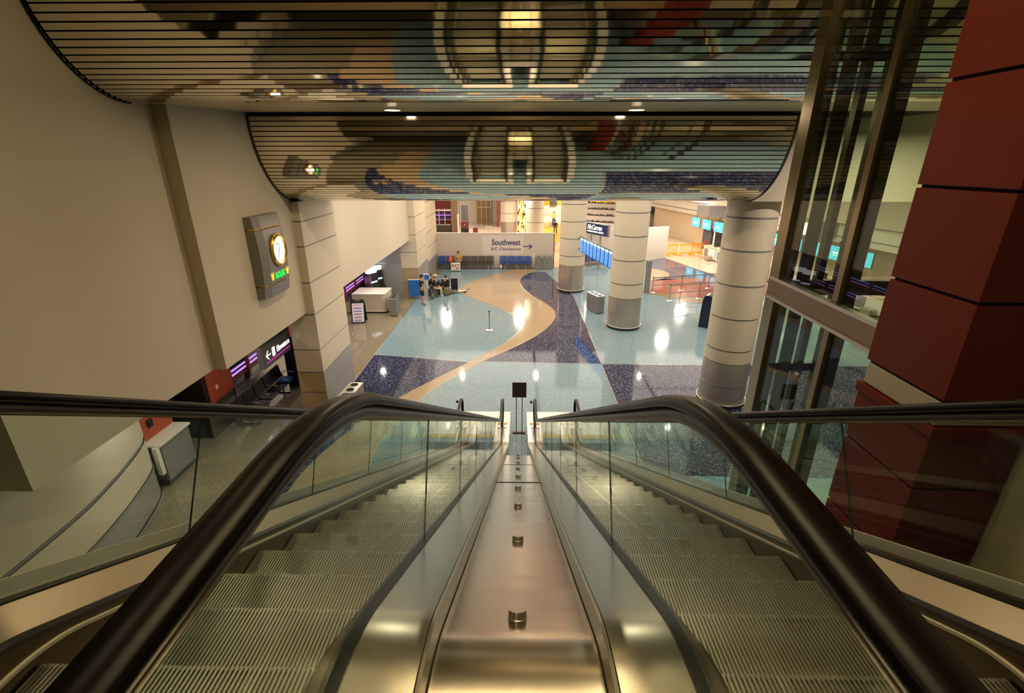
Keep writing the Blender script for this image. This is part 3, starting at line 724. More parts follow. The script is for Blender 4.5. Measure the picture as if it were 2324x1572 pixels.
def standing():
    return dict(pelvis=(0, 0, .95), chest=(0, .0, 1.30), neck=(0, .0, 1.47), head=(0, .02, 1.62),
        shl=(-.19, 0, 1.40), ell=(-.25, -.02, 1.12), wrl=(-.24, .06, .88), shr=(.19, 0, 1.40), elr=(.25, -.02, 1.12), wrr=(.24, .08, .88),
        hpl=(-.10, 0, .88), knl=(-.12, .02, .49), anl=(-.14, -.01, .085), tol=(-.16, .15, .04), hpr=(.10, 0, .88), knr=(.12, .02, .49), anr=(.14, 0, .085), tor=(.18, .15, .04))
def sitting(h=.46, wl=(-.12, .30, .62), wr=(.12, .30, .62), lean=.0):
    return dict(pelvis=(0, 0, h + .10), chest=(0, lean * .5, h + .45), neck=(0, lean, h + .62), head=(0, lean + .04, h + .77),
        shl=(-.19, lean * .8, h + .55), ell=(-.25, .06 + lean * .5, h + .28), wrl=wl, shr=(.19, lean * .8, h + .55), elr=(.25, .06 + lean * .5, h + .28), wrr=wr,
        hpl=(-.10, .06, h + .08), knl=(-.13, .44, h + .06), anl=(-.13, .46, .085), tol=(-.14, .60, .04), hpr=(.10, .06, h + .08), knr=(.13, .44, h + .06), anr=(.14, .42, .085), tor=(.15, .56, .04))
J = standing(); J['head'] = (.0, .03, 1.61)
person('person standing in black shirt, black shorts and dark blue cap beside the blue display board', (-5.5, 26.35, 0.005), math.radians(-62), J, 'blackcloth', 'blackcloth', .45, .5, 'dgrey', 'hair', ('navycloth', 0))
person('person in black with dark hair seated behind the small blue sign', (-5.42, 28.55, 0.005), math.radians(-70), sitting(), 'blackcloth', 'dgrey', 1, 1)
person('person in black top, tan trousers and straw hat seated among the luggage', (-5.15, 28.15, 0.005), math.radians(-80), sitting(lean=.08), 'blackcloth', 'tancloth', 1, 1, 'whitecloth', 'hair', ('tancloth', 1))
person('person crouching forward in dark clothes right of the straw hat person', (-4.72, 28.75, 0.005), math.radians(-100), sitting(.30, (-.1, .42, .32), (.1, .45, .32), .22), 'blackcloth', 'dgrey', 1, 1)
person('person in white cardigan and mustard top seated on the fourth blue chair', (-4.62, 36.24, 0.0), PI, sitting(.47), 'mustard', 'dgrey', .45, 1, 'whitecloth')
J = standing()
person('worker in yellow high visibility vest walking on the white far floor', (4.35, 63, .002), math.radians(150), J, 'hivis', 'navycloth', .45, 1)
person('person in dark clothes and orange vest on the orange carpet beyond the partition', (4.0, 55.2, .002), PI, sitting(.7), 'blackcloth', 'blackcloth', 1, 1)
# waiting people's belongings
for i, (x, y, r) in enumerate([(-5.42, 28.55, -70), (-5.15, 28.15, -80)]):
    rr = math.radians(r)
    tag(MB().bev(-.22, .22, -.2, .2, .0, .44, .03).build('travel_case', 'dgrey', None, (x + .0, y, 0.0), rr), ['dark travel case used as a seat behind the small blue sign', 'dark travel case used as a seat by the straw hat person'][i], 'suitcase')
def suitcase(label, loc, rz, w_, d, h, m='black', pattern=None):
    t = thing('suitcase', label, 'suitcase', loc, rz)
    MB().bev(-w_ / 2, w_ / 2, -d / 2, d / 2, .06, h, .035).build('shell', m, t)
    b = MB(); [b.box(x, x + .012, d / 2 - .03, d / 2 - .018, h - .02, h + .16) for x in (-.1, .09)]; b.box(-.1, .10, d / 2 - .03, d / 2 - .015, h + .15, h + .175); b.build('pull_handle', 'grey', t)
    for x in (-w_ / 2 + .05, w_ / 2 - .05):
        for y in (-d / 2 + .05, d / 2 - .05): MB().lathe([(.0001, -.012), (.03, -.012), (.03, .012), (.0001, .012)], n=12).xf(Matrix.Translation((x, y, .03)) @ Matrix.Rotation(PI / 2, 4, 'Y')).build('wheel', 'dgrey', t)
    return t
suitcase('tall black upright suitcase at the right end of the waiting group', (-4.12, 29.75, .005), .2, .42, .28, .80)
suitcase('black rounded suitcase between the crouching person and the tall suitcase', (-4.68, 29.8, .005), -.2, .46, .3, .72)
t = suitcase('white suitcase patterned with red dots before the blue chairs', (-4.75, 35.45, .0), 0, .68, .3, .62, 'whitecloth')
b = MB(); random.seed(3)
for i in range(26):
    x, z = random.uniform(-.29, .29), random.uniform(.12, .56); b.xf(Matrix.Identity(4))
    n = 10; r = random.uniform(.025, .045); b.add([(x + r * math.cos(2 * PI * k / n), -.152, z + r * math.sin(2 * PI * k / n)) for k in range(n)], [tuple(range(n))], 1 if i % 6 == 0 else 0)
M['dotred'] = mat('dot_red', (.7, .03, .03), .6); M['dotblue'] = mat('dot_blue', (.02, .12, .4), .6)
b.build('dot_print', ['dotred', 'dotblue'], t)
def backpack(label, loc, rz, m, s_=1.0):
    t = thing('backpack', label, 'backpack', loc, rz)
    b = MB(); b.ball((0, 0, .26 * s_), (.17 * s_, .12 * s_, .26 * s_), 12); b.build('bag', m, t)
    MB().bev(-.11 * s_, .11 * s_, .07 * s_, .16 * s_, .06 * s_, .26 * s_, .03).build('pocket', m, t)
    MB().tube([(-.04, -.05, .50 * s_), (-.03, -.05, .55 * s_), (.03, -.05, .55 * s_), (.04, -.05, .50 * s_)], .008, 6).build('loop', 'dgrey', t)
M['camo'] = mat('camo_cloth', (.25, .2, .08), .9); vary(M['camo'], (18, 18, 18), (.04, .09, .04))
backpack('camouflage backpack on the floor before the crouching person', (-4.45, 28.35, .005), .3, 'camo')
backpack('black backpack standing behind the straw hat person', (-5.0, 29.35, .005), .1, 'black', 1.4)
backpack('dark green bag lying at the feet of the person with tan trousers', (-5.12, 27.55, .005), 1.2, 'camo', .7)
backpack('bright orange bag on the third blue chair', (-5.22, 36.32, .46), 3.1, 'orangecloth', 1.0)
t = thing('shopping_bag', 'white and red shopping bag among the waiting group luggage', 'bag', (-4.42, 29.22, .005), .2)
MB().bev(-.16, .16, -.08, .08, 0, .3, .01).build('bag', 'whitecloth', t); MB().bev(-.165, .165, -.085, .085, .05, .17, .01).build('red_band', 'dotred', t)
t = thing('luggage_trolley', 'low silver luggage trolley lying right of the waiting group', 'trolley', (-3.72, 29.12, .005), .35)
MB().bev(-.5, .45, -.14, .14, .09, .12, .01).build('platform', 'steel2', t)
for x in (-.4, .35):
    for y in (-.12, .12): MB().lathe([(.0001, -.015), (.05, -.015), (.05, .015), (.0001, .015)], n=14).xf(Matrix.Translation((x, y, .05)) @ Matrix.Rotation(PI / 2, 4, 'X')).build('wheel', 'black', t)
MB().tube([(.43, -.1, .12), (.62, -.08, .2), (.64, .08, .2), (.43, .1, .12)], .014, 8).build('handle', 'dgrey', t)

# blue display board, small blue sign
t = thing('display_board', 'wide blue display board standing in front of the far cream pillar', 'board', (-6.22, 27.72, 0), 0)
b = MB(); b.bev(-.35, .35, -.03, .03, .12, 1.12, .01); b.build('panel', 'bluesign', t)
MB().bev(-.37, .37, -.04, .04, 1.12, 1.17, .005).build('top_rail', 'white', t)
MB().bev(-.37, .37, -.04, .04, .07, .12, .005).build('bottom_rail', 'steel2', t)
for x in (-.33, .33): MB().box(x - .02, x + .02, -.22, .22, 0, .05).build('foot', 'steel2', t); MB().box(x - .015, x + .015, -.015, .015, .05, .1).build('leg', 'steel2', t)
t = thing('sign_stand', 'small blue sign in a white frame on a pole behind the standing person', 'sign', (-5.42, 27.55, 0), .15)
MB().lathe([(.0001, 0), (.16, 0), (.16, .02), (.03, .035), (.0001, .04)], n=20).build('base', 'steel2', t)
MB().tube([(0, 0, .03), (0, 0, 1.2)], .016, 8).build('pole', 'white', t)
MB().bev(-.17, .17, -.02, .0, 1.15, 1.55, .008).build('frame', 'white', t); MB().box(-.14, .14, -.024, -.02, 1.18, 1.48).build('face', 'bluesign', t)

# ================================================================== PARTITION, BENCHES, BINS
def fit(s, width, height, mtx, m, name, parent, bold=0.0, shear=0):
    o = text(s, 1, Matrix.Identity(4), m, name, parent, .006, bold, 'LEFT', shear)
    xs = [v.co.x for v in o.data.vertices]; ys = [v.co.y for v in o.data.vertices]
    o.data.transform(mtx @ Matrix.Diagonal((width / (max(xs) - min(xs)), height / (max(ys) - min(ys)), 1, 1)) @ Matrix.Translation((-min(xs), -min(ys), 0))); return o
t = thing('partition_wall', 'long cream partition with large blue lettering behind the rows of chairs', 'partition', (-1.8, 36.85, 0))
for x0, x1 in ((-4.48, .38), (.40, 1.64), (1.66, 2.9), (2.92, 4.4)):
    MB().box(x0, x1, -.05, .05, 0, 2.6).build('panel', 'white2', t)
MB().box(4.4, 4.46, -.06, .06, 0, 2.58).build('red_edge', 'red', t)
MB().box(-4.48, 4.42, -.07, .07, 2.6, 2.64).build('cap_rail', 'white', t)
MB().box(-1.05, 2.12, -.056, -.05, 1.0, 2.45).build('sign_sheet', mat('sign_sheet', (.60, .545, .50), .4), t)
fr = lambda x, z: frame((x, -.058, z), (1, 0, 0), (0, 0, 1), (0, -1, 0))
fit('Southwest', 2.17, .44, fr(-.30, 1.72), 'navyp', 'lettering', t, .018)
fit('B/C Checkpoint', 2.25, .30, fr(-.34, 1.26), 'navyp', 'lettering', t, .004)
b = MB(); b.box(2.06, 2.78, -.062, -.052, 1.60, 1.655)
for sg in (-1, 1): b.prism([(2.80, 1.628), (2.55, 1.628 + sg * .19), (2.49, 1.628 + sg * .15), (2.71, 1.628)], lambda a, z, tt: (a, tt, z), -.062, -.052)
b.build('arrow', 'navyp', t)
def bench(label, loc, rz, cols, pitch=.61, arms=True, group=None):
    n = len(cols); t = thing('beam_bench', label, 'bench', loc, rz, group)   # front = -y
    L = n * pitch
    MB().box(0, L, .02, .09, .30, .36).build('beam', 'grey', t)
    for i, c in enumerate(cols):
        x0, x1 = i * pitch + .035, (i + 1) * pitch - .035
        MB().bev(x0, x1, -.24, .24, .39, .45, .02).build('seat', c, t)
        b = MB(); b.bev(x0, x1, -.03, .03, 0, .46, .02); b.xf(Matrix.Translation((0, .23, .47)) @ Matrix.Rotation(math.radians(-12), 4, 'X')); b.build('backrest', c, t)
        MB().box((x0 + x1) / 2 - .03, (x0 + x1) / 2 + .03, -.1, .22, .36, .39).build('seat_bracket', 'grey', t)
    if arms:
        for i in range(n + 1):
            x = min(max(i * pitch, .015), L - .015)
            MB().tube([(x, .2, .36), (x, .22, .60), (x, .16, .65), (x, -.14, .65), (x, -.2, .61)], .013, 6).build('armrest', 'steel2', t)
    for x in [pitch * .7] + ([L / 2] if n > 4 else []) + [L - pitch * .7]:
        b = MB(); b.box(x - .03, x + .03, .03, .08, .04, .31); b.bev(x - .03, x + .03, -.27, .27, 0, .05, .01); b.build('leg', 'steel2', t)
    return t
bench('long bench of four blue then four brown seats against the lettered partition', (-6.82, 36.38, .004), 0, ['blueseat'] * 4 + ['brownseat'] * 4)
bench('bench of four blue seats below the partition lettering', (-1.52, 36.38, .004), 0, ['blueseat'] * 4)
bench('bench of blue and brown seats half hidden behind the flight screens', (4.9, 37.6, .004), math.radians(18), ['blueseat', 'blueseat', 'brownseat', 'brownseat'])
tag(MB().bev(-.18, .18, -.2, .2, 0, .07, .02).build('folded_jacket', 'bluesign', None, (-8.22, 15.22, .453)), 'bright blue item left on the end seat of the black bench', 'jacket')
bench('bench of five black leather seats under the neon windows, left of the pillar', (-8.25, 12.55, 0), PI / 2, ['blackseat'] * 5, .60)
def bin_(label, loc, rz, n, w_=.5, d=.45, h=.92, m='grey', group=None):
    t = thing('litter_bin', label, 'bin', loc, rz, group); W = n * w_
    cb = MB().bev(-W / 2, W / 2, -d / 2, d / 2, .03, h, .012).build('cabinet', 'binsteel', t)
    MB().box(-W / 2 + .02, W / 2 - .02, -d / 2 + .02, d / 2 - .02, 0, .03).build('plinth', 'dgrey', t)
    ld = MB().bev(-W / 2 - .01, W / 2 + .01, -d / 2 - .01, d / 2 + .01, h, h + .035, .01).build('lid', 'steel2', t)
    for i in range(n):
        b = MB(); cx = -W / 2 + w_ * (i + .5); b.lathe([(.12, 0), (.12, .006), (.0001, .006)], (cx, 0, h + .034), 24); b.build('opening', 'void', ld)
        if i: MB().box(-W / 2 + w_ * i - .004, -W / 2 + w_ * i + .004, -d / 2 - .002, d / 2 + .002, .05, h).build('door_gap', 'dgrey', cb)
    return t
M['binsteel'] = mat('bin_steel', (.34, .33, .31), .38, .7)
bin_('narrow grey bin at the right end of the lettered partition', (1.47, 36.4, 0), 0, 1, .52)
bin_('wide grey double bin beside the partition red edge', (2.12, 36.4, 0), 0, 2, .37)
bin_('freestanding grey three hole bin on the pale blue floor before the round column', (4.15, 25.3, .005), math.radians(112), 3, .38, .44)
bin_('steel three slot bin beside the reception desk', (-6.68, 24.7, 0), math.radians(95), 3, .38, .40)
bin_('steel bin with round holes beside the tall pillar, top seen over the handrail', (-5.28, 13.45, .005), math.radians(86), 3, .36, .42)

# ================================================================== RECEPTION DESK, A-FRAME, MACHINES
t = thing('reception_desk', 'long cream reception desk with rounded corner beside the freestanding pavement board', 'desk', (-8.3, 24.7, 0), 0)
b = MB(); pts = [(-.62, 0), (.95, 0), (1.05, .04), (1.12, .12), (1.14, .25), (1.14, 1.35), (-.62, 1.35)]
b.prism(pts, lambda a, c, tt: (a, c, tt), .10, 1.02); b.build('cabinet', 'panel', t)
b = MB(); b.prism([(x * 1.01 + (.02 if x > 0 else 0), y - .04 if y < .3 else y + .04) for x, y in pts], lambda a, c, tt: (a, c, tt), 1.02, 1.07); b.build('top', 'white', t)
b = MB(); b.tube([(-.62, -.05, .11), (.95, -.05, .11), (1.1, 0, .11), (1.19, .15, .11), (1.19, 1.3, .11)], .018, 8); b.build('foot_rail', 'brush', t)
MB().box(-.62, 1.08, .06, 1.3, 0, .1).build('plinth', 'black', t)
t = thing('a_frame_sign', 'black A frame board with white sheet of purple rows before the reception desk', 'sign', (-8.15, 23.25, 0), .12)
for sg, nm in ((-1, 'front_panel'), (1, 'rear_panel')):
    b = MB(); b.bev(-.34, .34, -.015, .015, 0, 1.12, .01)
    if sg < 0:
        for x in (-.2, .2): b.bev(x - .09, x + .09, -.015, .015, 1.1, 1.2, .01)
    b.xf(Matrix.Translation((0, sg * .27, 0)) @ Matrix.Rotation(sg * math.radians(13), 4, 'X')); b.build(nm, 'black', t)
tilt = Matrix.Translation((0, -.27, 0)) @ Matrix.Rotation(-math.radians(13), 4, 'X')
b = MB(); b.box(-.28, .28, -.022, -.015, .06, 1.0); b.xf(tilt); sh_ = b.build('paper_sheet', mat('paper', (.82, .76, .80), .6), t)
b = MB(); b.box(-.2, .2, -.026, -.022, .90, .93, 1)
for k in range(5):
    z = .12 + .15 * k
    for j in range(5): x = -.2 + .075 * j; b.prism([(x, z), (x + .06, z), (x + .08, z + .055), (x + .02, z + .055)], lambda a, c, tt: (a, tt, c), -.026, -.022, 0)
M['purple'] = mat('purple_ink', (.10, .04, .35), .6); M['pink'] = mat('pink_ink', (.6, .25, .35), .6)
b.xf(tilt); b.build('printed_rows', ['purple', 'pink'], sh_)
b = MB(); b.tube([(-.09, -.005, 1.12), (-.05, -.005, 1.2), (.05, -.005, 1.2), (.09, -.005, 1.12)], .014, 6); b.xf(tilt); b.build('carry_handle', 'black', t)

M['neonblue'] = mat('neon_blue', (.1, .2, .6), .3, emit=(.25, .42, 1), es=1.0)
M['neonpurple'] = mat('neon_purple', (.3, .1, .5), .3, emit=(.75, .35, 1), es=.8)
M['darkglass'] = mat('dark_glazing', (.015, .03, .06), .08)
M['screen'] = mat('screen_lit', (.2, .4, .6), .3, emit=(.55, .75, 1), es=2.0)
M['maroon'] = mat('maroon_paint', (.16, .02, .02), .5)
def neon_window(name, y0, y1, n):
    t = thing(name, label_nw, 'shop window', (-9.25, y0, 0), 0); L = y1 - y0
    MB().box(-.12, .0, 0, L, .0, 3.4).build('glazing', 'darkglass', t)
    for z in (1.0, 1.75, 2.45): MB().box(.0, .06, 0, L, z, z + .08).build('red_rail', 'maroon', t)
    for z in (1.15, 1.3, 1.9, 2.05, 2.6): MB().box(.0, .03, .1, L - .1, z, z + .055).build('neon_tube', 'neonpurple' if int(z * 10) % 2 else 'neonblue', t)
    for k in range(n + 1): MB().box(.0, .10, k * (L - .12) / n, k * (L - .12) / n + .12, 0, 3.4).build('red_post', 'maroon', t)
    MB().box(-.02, .25, 0, L, 0, .78).build('low_sill', 'steel2', t)
    return t
label_nw = 'neon lit blue and purple shop window behind the black bench'; neon_window('shop_window', 13.5, 17.4, 3)
label_nw = 'neon lit blue and purple shop window behind the reception desk'; neon_window('shop_window', 17.9, 27.9, 6)
structure(MB().box(-14, -6.95, 28.0, 28.2, 0, 3.4).build('wall_left_end', 'greypanel'))
structure(MB().box(-9.4, -6.95, 27.96, 28.0, 2.05, 2.10).build('trim_1', 'steel2'))
structure(MB().box(-13.9, -9.4, 12.2, 12.4, 0, 3.4).build('wall_left_recess', 'darkbronze'))
structure(MB().box(-9.65, -8.95, 12.12, 13.5, 0, 3.4).build('wall_left_pier', 'darkbronze'))
structure(MB().box(-8.99, -8.93, 12.10, 13.4, 0, .95).build('trim_2', 'steel2'))
structure(MB().box(-9.3, -8.93, 12.3, 13.45, 1.0, 3.4).build('wall_left_red', 'redwall'))
structure(MB().box(-14, -9.1, 9.9, 10.95, 1.2, 3.4).build('wall_left_red_near', 'redwall'))
structure(MB().box(-10.4, -10.2, 10.9, 12.2, 0, 3.4).build('wall_left_lobby', 'darkbronze'))
t = thing('service_counter', 'steel fronted service counter below the red wall, left of the handrail', 'counter', (-9.0, 10.3, 0))
MB().bev(-.3, .28, -.40, .63, .14, 1.16, .01).build('front', 'grey', t); MB().bev(-.34, .34, -.52, .65, 1.16, 1.22, .01).build('worktop', 'white', t)
MB().box(-.28, .25, -.4, .62, 0, .14).build('kick_grille', 'dgrey', t)
MB().bev(.22, .33, -.62, -.5, .45, 1.2, .01).build('end_rail', 'white', t)
for y, z, m_, l in ((10.2, 1.62, 'black', 'small black payphone box on the near red wall'), (10.65, 2.05, 'orangecloth', 'small orange notice on the near red wall')):
    tag(MB().bev(-9.1, -9.04, y - .07, y + .07, z - .1, z + .1, .01).build('wall_box', m_), l, 'wall box')
tag(MB().bev(-8.93, -8.90, 12.62, 12.70, 1.35, 1.47, .005).build('light_switch', 'white'), 'white switch plate on the red wall beside the dark recess', 'switch')
tag(MB().bev(-8.93, -8.90, 12.98, 13.05, 1.75, 1.87, .005).build('light_switch', 'steel2'), 'small steel plate high on the red wall beside the dark recess', 'switch')
# tall dark curved kiosk behind the pillar
def kiosk(label, loc, rz, h=1.55, screen=True):
    t = thing('kiosk', label, 'kiosk', loc, rz)
    pr = smooth([(-.30, 0), (-.32, .5), (-.26, 1.0), (-.12, h), (.22, h), (.30, 1.0), (.32, .0)], 4)
    b = MB(); b.prism(pr, lambda a, z, tt: (tt, a, z), -.30, .30); kb = b.build('body', 'kioskblack', t)
    b = MB(); b.prism([(y * .94 - .005, z) for y, z in pr[:13]] + [(-.05, h * .98), (-.05, .02)], lambda a, z, tt: (tt, a, z), -.24, .24); b.build('fascia', 'grey', t)
    if screen:
        m_ = Matrix.Translation((0, -.225, 1.2)) @ Matrix.Rotation(math.radians(-15), 4, 'X'); b = MB(); b.bev(-.18, .18, -.02, .02, -.13, .13, .005); b.xf(m_); b.build('screen', 'screen', kb)
        for z, c in ((.92, 'black'), (.80, 'dotred'), (.66, 'black')): MB().bev(-.07, .07, -.315, -.26, z - .03, z + .03, .01).build('slot', c, kb)
    return t
M['kioskblack'] = mat('kiosk_black', (.01, .012, .03), .25)
kiosk('black curved kiosk with lit screen half hidden by the largest round column', (9.3, 22.75, .005), math.radians(58))
kiosk('tall dark curved machine back standing left of the tall clad pillar', (-8.05, 15.95, 0), math.radians(185), 1.75, False)
# slot style machines under the low soffit
def machine(label, loc, rz):
    t = thing('game_machine', label, 'game machine', loc, rz)
    MB().bev(-.34, .34, -.25, .3, 0, .7, .02).build('base', 'black', t)
    b = MB(); b.prism([(-.32, .7), (-.12, .82), (.02, 1.75), (.3, 1.75), (.3, .7)], lambda a, z, tt: (tt, a, z), -.34, .34); b.build('cabinet', 'black', t)
    MB().xf(Matrix.Identity(4)).bev(-.26, .26, -.06, .0, 1.0, 1.3, .01).build('screen', 'screen', t)
    MB().bev(-.3, .3, -.03, .25, 1.75, 1.98, .02).build('topper', 'lit', t)
    MB().bev(-.355, -.335, -.2, .3, .1, 1.7, .004).build('chrome_edge', 'steel2', t)
    return t
M['lit'] = mat('lit_topper', (.8, .85, .9), .3, emit=(.85, .9, 1), es=1.2)
m1 = machine('black game machine with white lit topper nearest the grey end wall', (-8.25, 27.5, 0), math.radians(60))
dup(m1, (-8.3, 26.65, 0), math.radians(60), 'black game machine with white lit topper, second from the grey end wall')
b = MB(); [b.ball((0, 0, .46), (.22, .22, .07), 10), b.tube([(0, 0, 0), (0, 0, .42)], .03, 8)]; b.lathe([(.0001, 0), (.2, 0), (.2, .03), (.0001, .04)], n=16)
st = tag(b.build('stool', 'blackseat', None, (-7.45, 26.9, 0)), 'black round stool in front of the lit game machines', 'stool')

# hanging direction sign
t = thing('direction_sign', 'dark hanging sign with white arrow and lettering under the left wall', 'sign', (-7.15, 12.9, 2.2))
MB().bev(-.09, .09, -.75, .85, 0, .62, .02).build('box', 'dgrey', t)
M['linelit'] = mat('line_diffuser', (1, 1, 1), .5, emit=(1, .78, .35), es=9); M['whiteglow'] = mat('sign_white', (.9, .9, .9), .4, emit=(1, .97, .9), es=1.2); M['magenta'] = mat('magenta_line', (.6, .02, .5), .4, emit=(.8, .02, .6), es=.6)
for y in (-.4, .5): MB().box(-.02, .02, y, y + .04, .62, 1.2).build('hanger', 'black', t)
fs = lambda y, z: frame((.094, y, z), (0, 1, 0), (0, 0, 1), (1, 0, 0))
fit('Elevators', .78, .17, fs(.02, .24), 'whiteglow', 'lettering', t, .01)
b = MB(); b.box(.092, .097, -.26, -.10, .2, .46); b.build('lift_pictogram', 'whiteglow', t)
b = MB(); b.box(.092, .097, -.58, -.34, .315, .345)
for sg in (-1, 1): b.prism([(-.62, .33), (-.50, .33 + sg * .13), (-.45, .33 + sg * .13), (-.57, .33)], lambda a, z, tt: (tt, a, z), .092, .097)
b.build('arrow', 'whiteglow', t)
MB().box(.092, .096, -.62, .80, .12, .15).build('magenta_line', 'magenta', t)

# ================================================================== CLOCK
t = thing('wall_clock', 'tall grey wall clock with gold bezel and green lettering on the left wall', 'clock', (-6.35, 11.85, 5.45))
def clockbox(z0, z1, nm, bulge=.0):
    b = MB(); ys = .66
    n = 10
    for i in range(n):
        za, zb = z0 + (z1 - z0) * i / n, z0 + (z1 - z0) * (i + 1) / n
        f = lambda z: .24 + .10 * (1 - (z / .98) ** 2)
        vs = []
        for z in (za, zb):
            d = f(z); vs += [(0, -ys, z), (d * .75, -ys + .0, z), (d, -ys + .22, z), (d, ys - .22, z), (d * .75, ys, z), (0, ys, z)]
        b.add(vs, [(k, (k + 1) % 6, 6 + (k + 1) % 6, 6 + k) for k in range(6)], 0, False)
        if i == 0: b.add(vs[:6], [(5, 4, 3, 2, 1, 0)])
        if i == n - 1: b.add(vs[6:], [(0, 1, 2, 3, 4, 5)])
    return b.build(nm, 'clockgrey', t)
clockbox(-.64, .66, 'case'); clockbox(.70, .97, 'top_cap'); clockbox(-.97, -.68, 'bottom_cap')
MB().box(0, .22, -.6, .6, .66, .70).build('gold_groove', 'gold', t); MB().box(0, .22, -.6, .6, -.68, -.64).build('gold_groove', 'gold', t)
rx = Matrix.Translation((.325, .06, .12)) @ Matrix.Rotation(PI / 2, 4, 'Y')
b = MB(); N = 60
b.lathe([(.355, 0), (.39, .0), (.39, .05), (.35, .085), (.335, .085), (.32, .03)], n=N)
for k in range(N): 
    a = 2 * PI * k / N; c, s_ = math.cos(a), math.sin(a)
    b.add([(.385 * c - .012 * s_, .385 * s_ + .012 * c, .0), (.385 * c + .012 * s_, .385 * s_ - .012 * c, .0), (.405 * c, .405 * s_, .0), (.385 * c - .012 * s_, .385 * s_ + .012 * c, .055), (.385 * c + .012 * s_, .385 * s_ - .012 * c, .055), (.405 * c, .405 * s_, .05)], [(0, 3, 5, 2), (2, 5, 4, 1), (3, 4, 5)])
b.xf(rx); b.build('bezel', 'gold', t)
M['dial'] = mat('lit_dial', (.9, .9, .88), .4, emit=(1, .97, .90), es=1.6)
b = MB(); b.lathe([(.335, .03), (.0001, .03)], n=48); b.xf(rx); dl = b.build('dial', 'dial', t)
b = MB()
for k in range(12):
    m_ = rx @ Matrix.Rotation(2 * PI * k / 12, 4, 'Z') @ Matrix.Translation((.27, 0, .034)); q = MB().box(-.035, .035, -.008, .008, 0, .004); q.xf(m_); b.add(q.v, q.f)
b.build('hour_marks', 'gold', dl)
fit('ROLEX', .10, .022, frame((.358, -.0, .25), (0, 1, 0), (0, 0, 1), (1, 0, 0)), 'dgrey', 'lettering', dl)
def handm(deg, L, wd, nm):   # clockwise from twelve as seen from the hall
    b = MB(); b.box(-.05, L, -wd, wd, 0, .005); b.xf(Matrix.Translation((.362, .06, .12)) @ Matrix.Rotation(math.radians(-deg), 4, 'X') @ Matrix.Rotation(-PI / 2, 4, 'Y')); b.build(nm, 'darkbronze', dl)
def handm2(deg, L, wd, nm):
    a = math.radians(deg); d = Vector((0, math.sin(a), math.cos(a))); n = Vector((0, math.cos(a), -math.sin(a))); c = Vector((.364, .06, .12))
    vs = [c + n * wd - d * .05, c - n * wd - d * .05, c - n * wd * .3 + d * L, c + n * wd * .3 + d * L]; vs += [v + Vector((.006, 0, 0)) for v in vs]
    b = MB(); b.add(vs, [(3, 2, 1, 0), (4, 5, 6, 7), (0, 1, 5, 4), (1, 2, 6, 5), (2, 3, 7, 6), (3, 0, 4, 7)]); b.build(nm, 'darkbronze', dl)
handm2(19, .19, .012, 'hour_hand'); handm2(198, .28, .009, 'minute_hand')
M['greenglow'] = mat('green_letter', (.0, .7, .05), .4, emit=(0, .9, .08), es=1.2); M['goldglow'] = mat('gold_emblem', (.9, .6, .05), .4, emit=(1, .62, .03), es=.9)
fit('ROLEX', .50, .16, frame((.318, -.22, -.55), (0, 1, 0), (0, 0, 1), (1, 0, 0)), 'greenglow', 'lettering', t, .02)
for y in (-.38, .40):    # five pointed crown emblems
    b = MB(); pts = [(-.035, -.05), (.035, -.05), (.045, 0), (.085, .10), (.048, .05), (.04, .13), (.018, .055), (0, .15), (-.018, .055), (-.04, .13), (-.048, .05), (-.085, .10), (-.045, 0)]
    b.prism(pts, lambda a, z, tt: (tt, y + a * .95, -.50 + z), .315, .325)
    for a, z in ((.085, .10), (.04, .13), (0, .15), (-.04, .13), (-.085, .10)): b.ball((.322, y + a * .95, -.50 + z), .012, 6)
    b.build('crown_emblem', 'goldglow', t)

# ================================================================== FLIGHT SCREENS, BLUE SIGN, RIGHT PARTITION, QUEUE
A_, B_ = Vector((3.62, 28.75)), Vector((4.62, 23.65)); dv = (B_ - A_).normalized(); ang = math.atan2(dv.y, dv.x)
t = thing('screen_rail', 'thin dark rail joining two round columns and carrying the flight screens', 'rail', (A_.x, A_.y, 0), ang)
Lr = (B_ - A_).length
MB().box(-.5, Lr + .3, .06, .11, 2.72, 2.78).build('rail', 'dgrey', t); MB().box(-.5, Lr + .3, .06, .11, 3.38, 3.44).build('rail', 'dgrey', t)
M['fidsblue'] = mat('flight_screen_blue', (.02, .15, .5), .3, emit=(.01, .18, .75), es=1.0)
M['fidshead'] = mat('flight_screen_head', (.5, .7, .8), .3, emit=(.45, .75, .9), es=.9)
M['fidsyel'] = mat('flight_screen_yellow', (.5, .5, .1), .3, emit=(.6, .6, .1), es=.7)
M['fidstext'] = mat('flight_screen_text', (.3, .5, .8), .3, emit=(.25, .5, 1), es=.9)
def fids():
    t = thing('flight_screen', '', 'screen')
    root_ = t; t = MB().bev(-.27, .27, -.03, .04, -.44, .44, .008).build('housing', 'black', root_)
    MB().box(-.235, .235, -.034, -.03, -.41, .27).build('display', 'fidsblue', t)
    MB().box(-.235, .235, -.036, -.03, .30, .40).build('header', 'fidshead', t)
    MB().box(-.235, .235, -.036, -.03, .272, .296).build('column_titles', 'fidsyel', t)
    b = MB()
    for r in range(14):
        z = .24 - r * .046; b.box(-.22, -.22 + random.uniform(.09, .16), -.036, -.03, z - .02, z); b.box(-.02, -.02 + random.uniform(.03, .08), -.036, -.03, z - .02, z); b.box(.10, .10 + random.uniform(.04, .1), -.036, -.03, z - .02, z)
    b.build('flight_rows', 'fidstext', t); return root_
f0 = fids(); ordn = ['nearest', 'second', 'third', 'fourth', 'fifth', 'sixth', 'seventh', 'eighth', 'farthest']
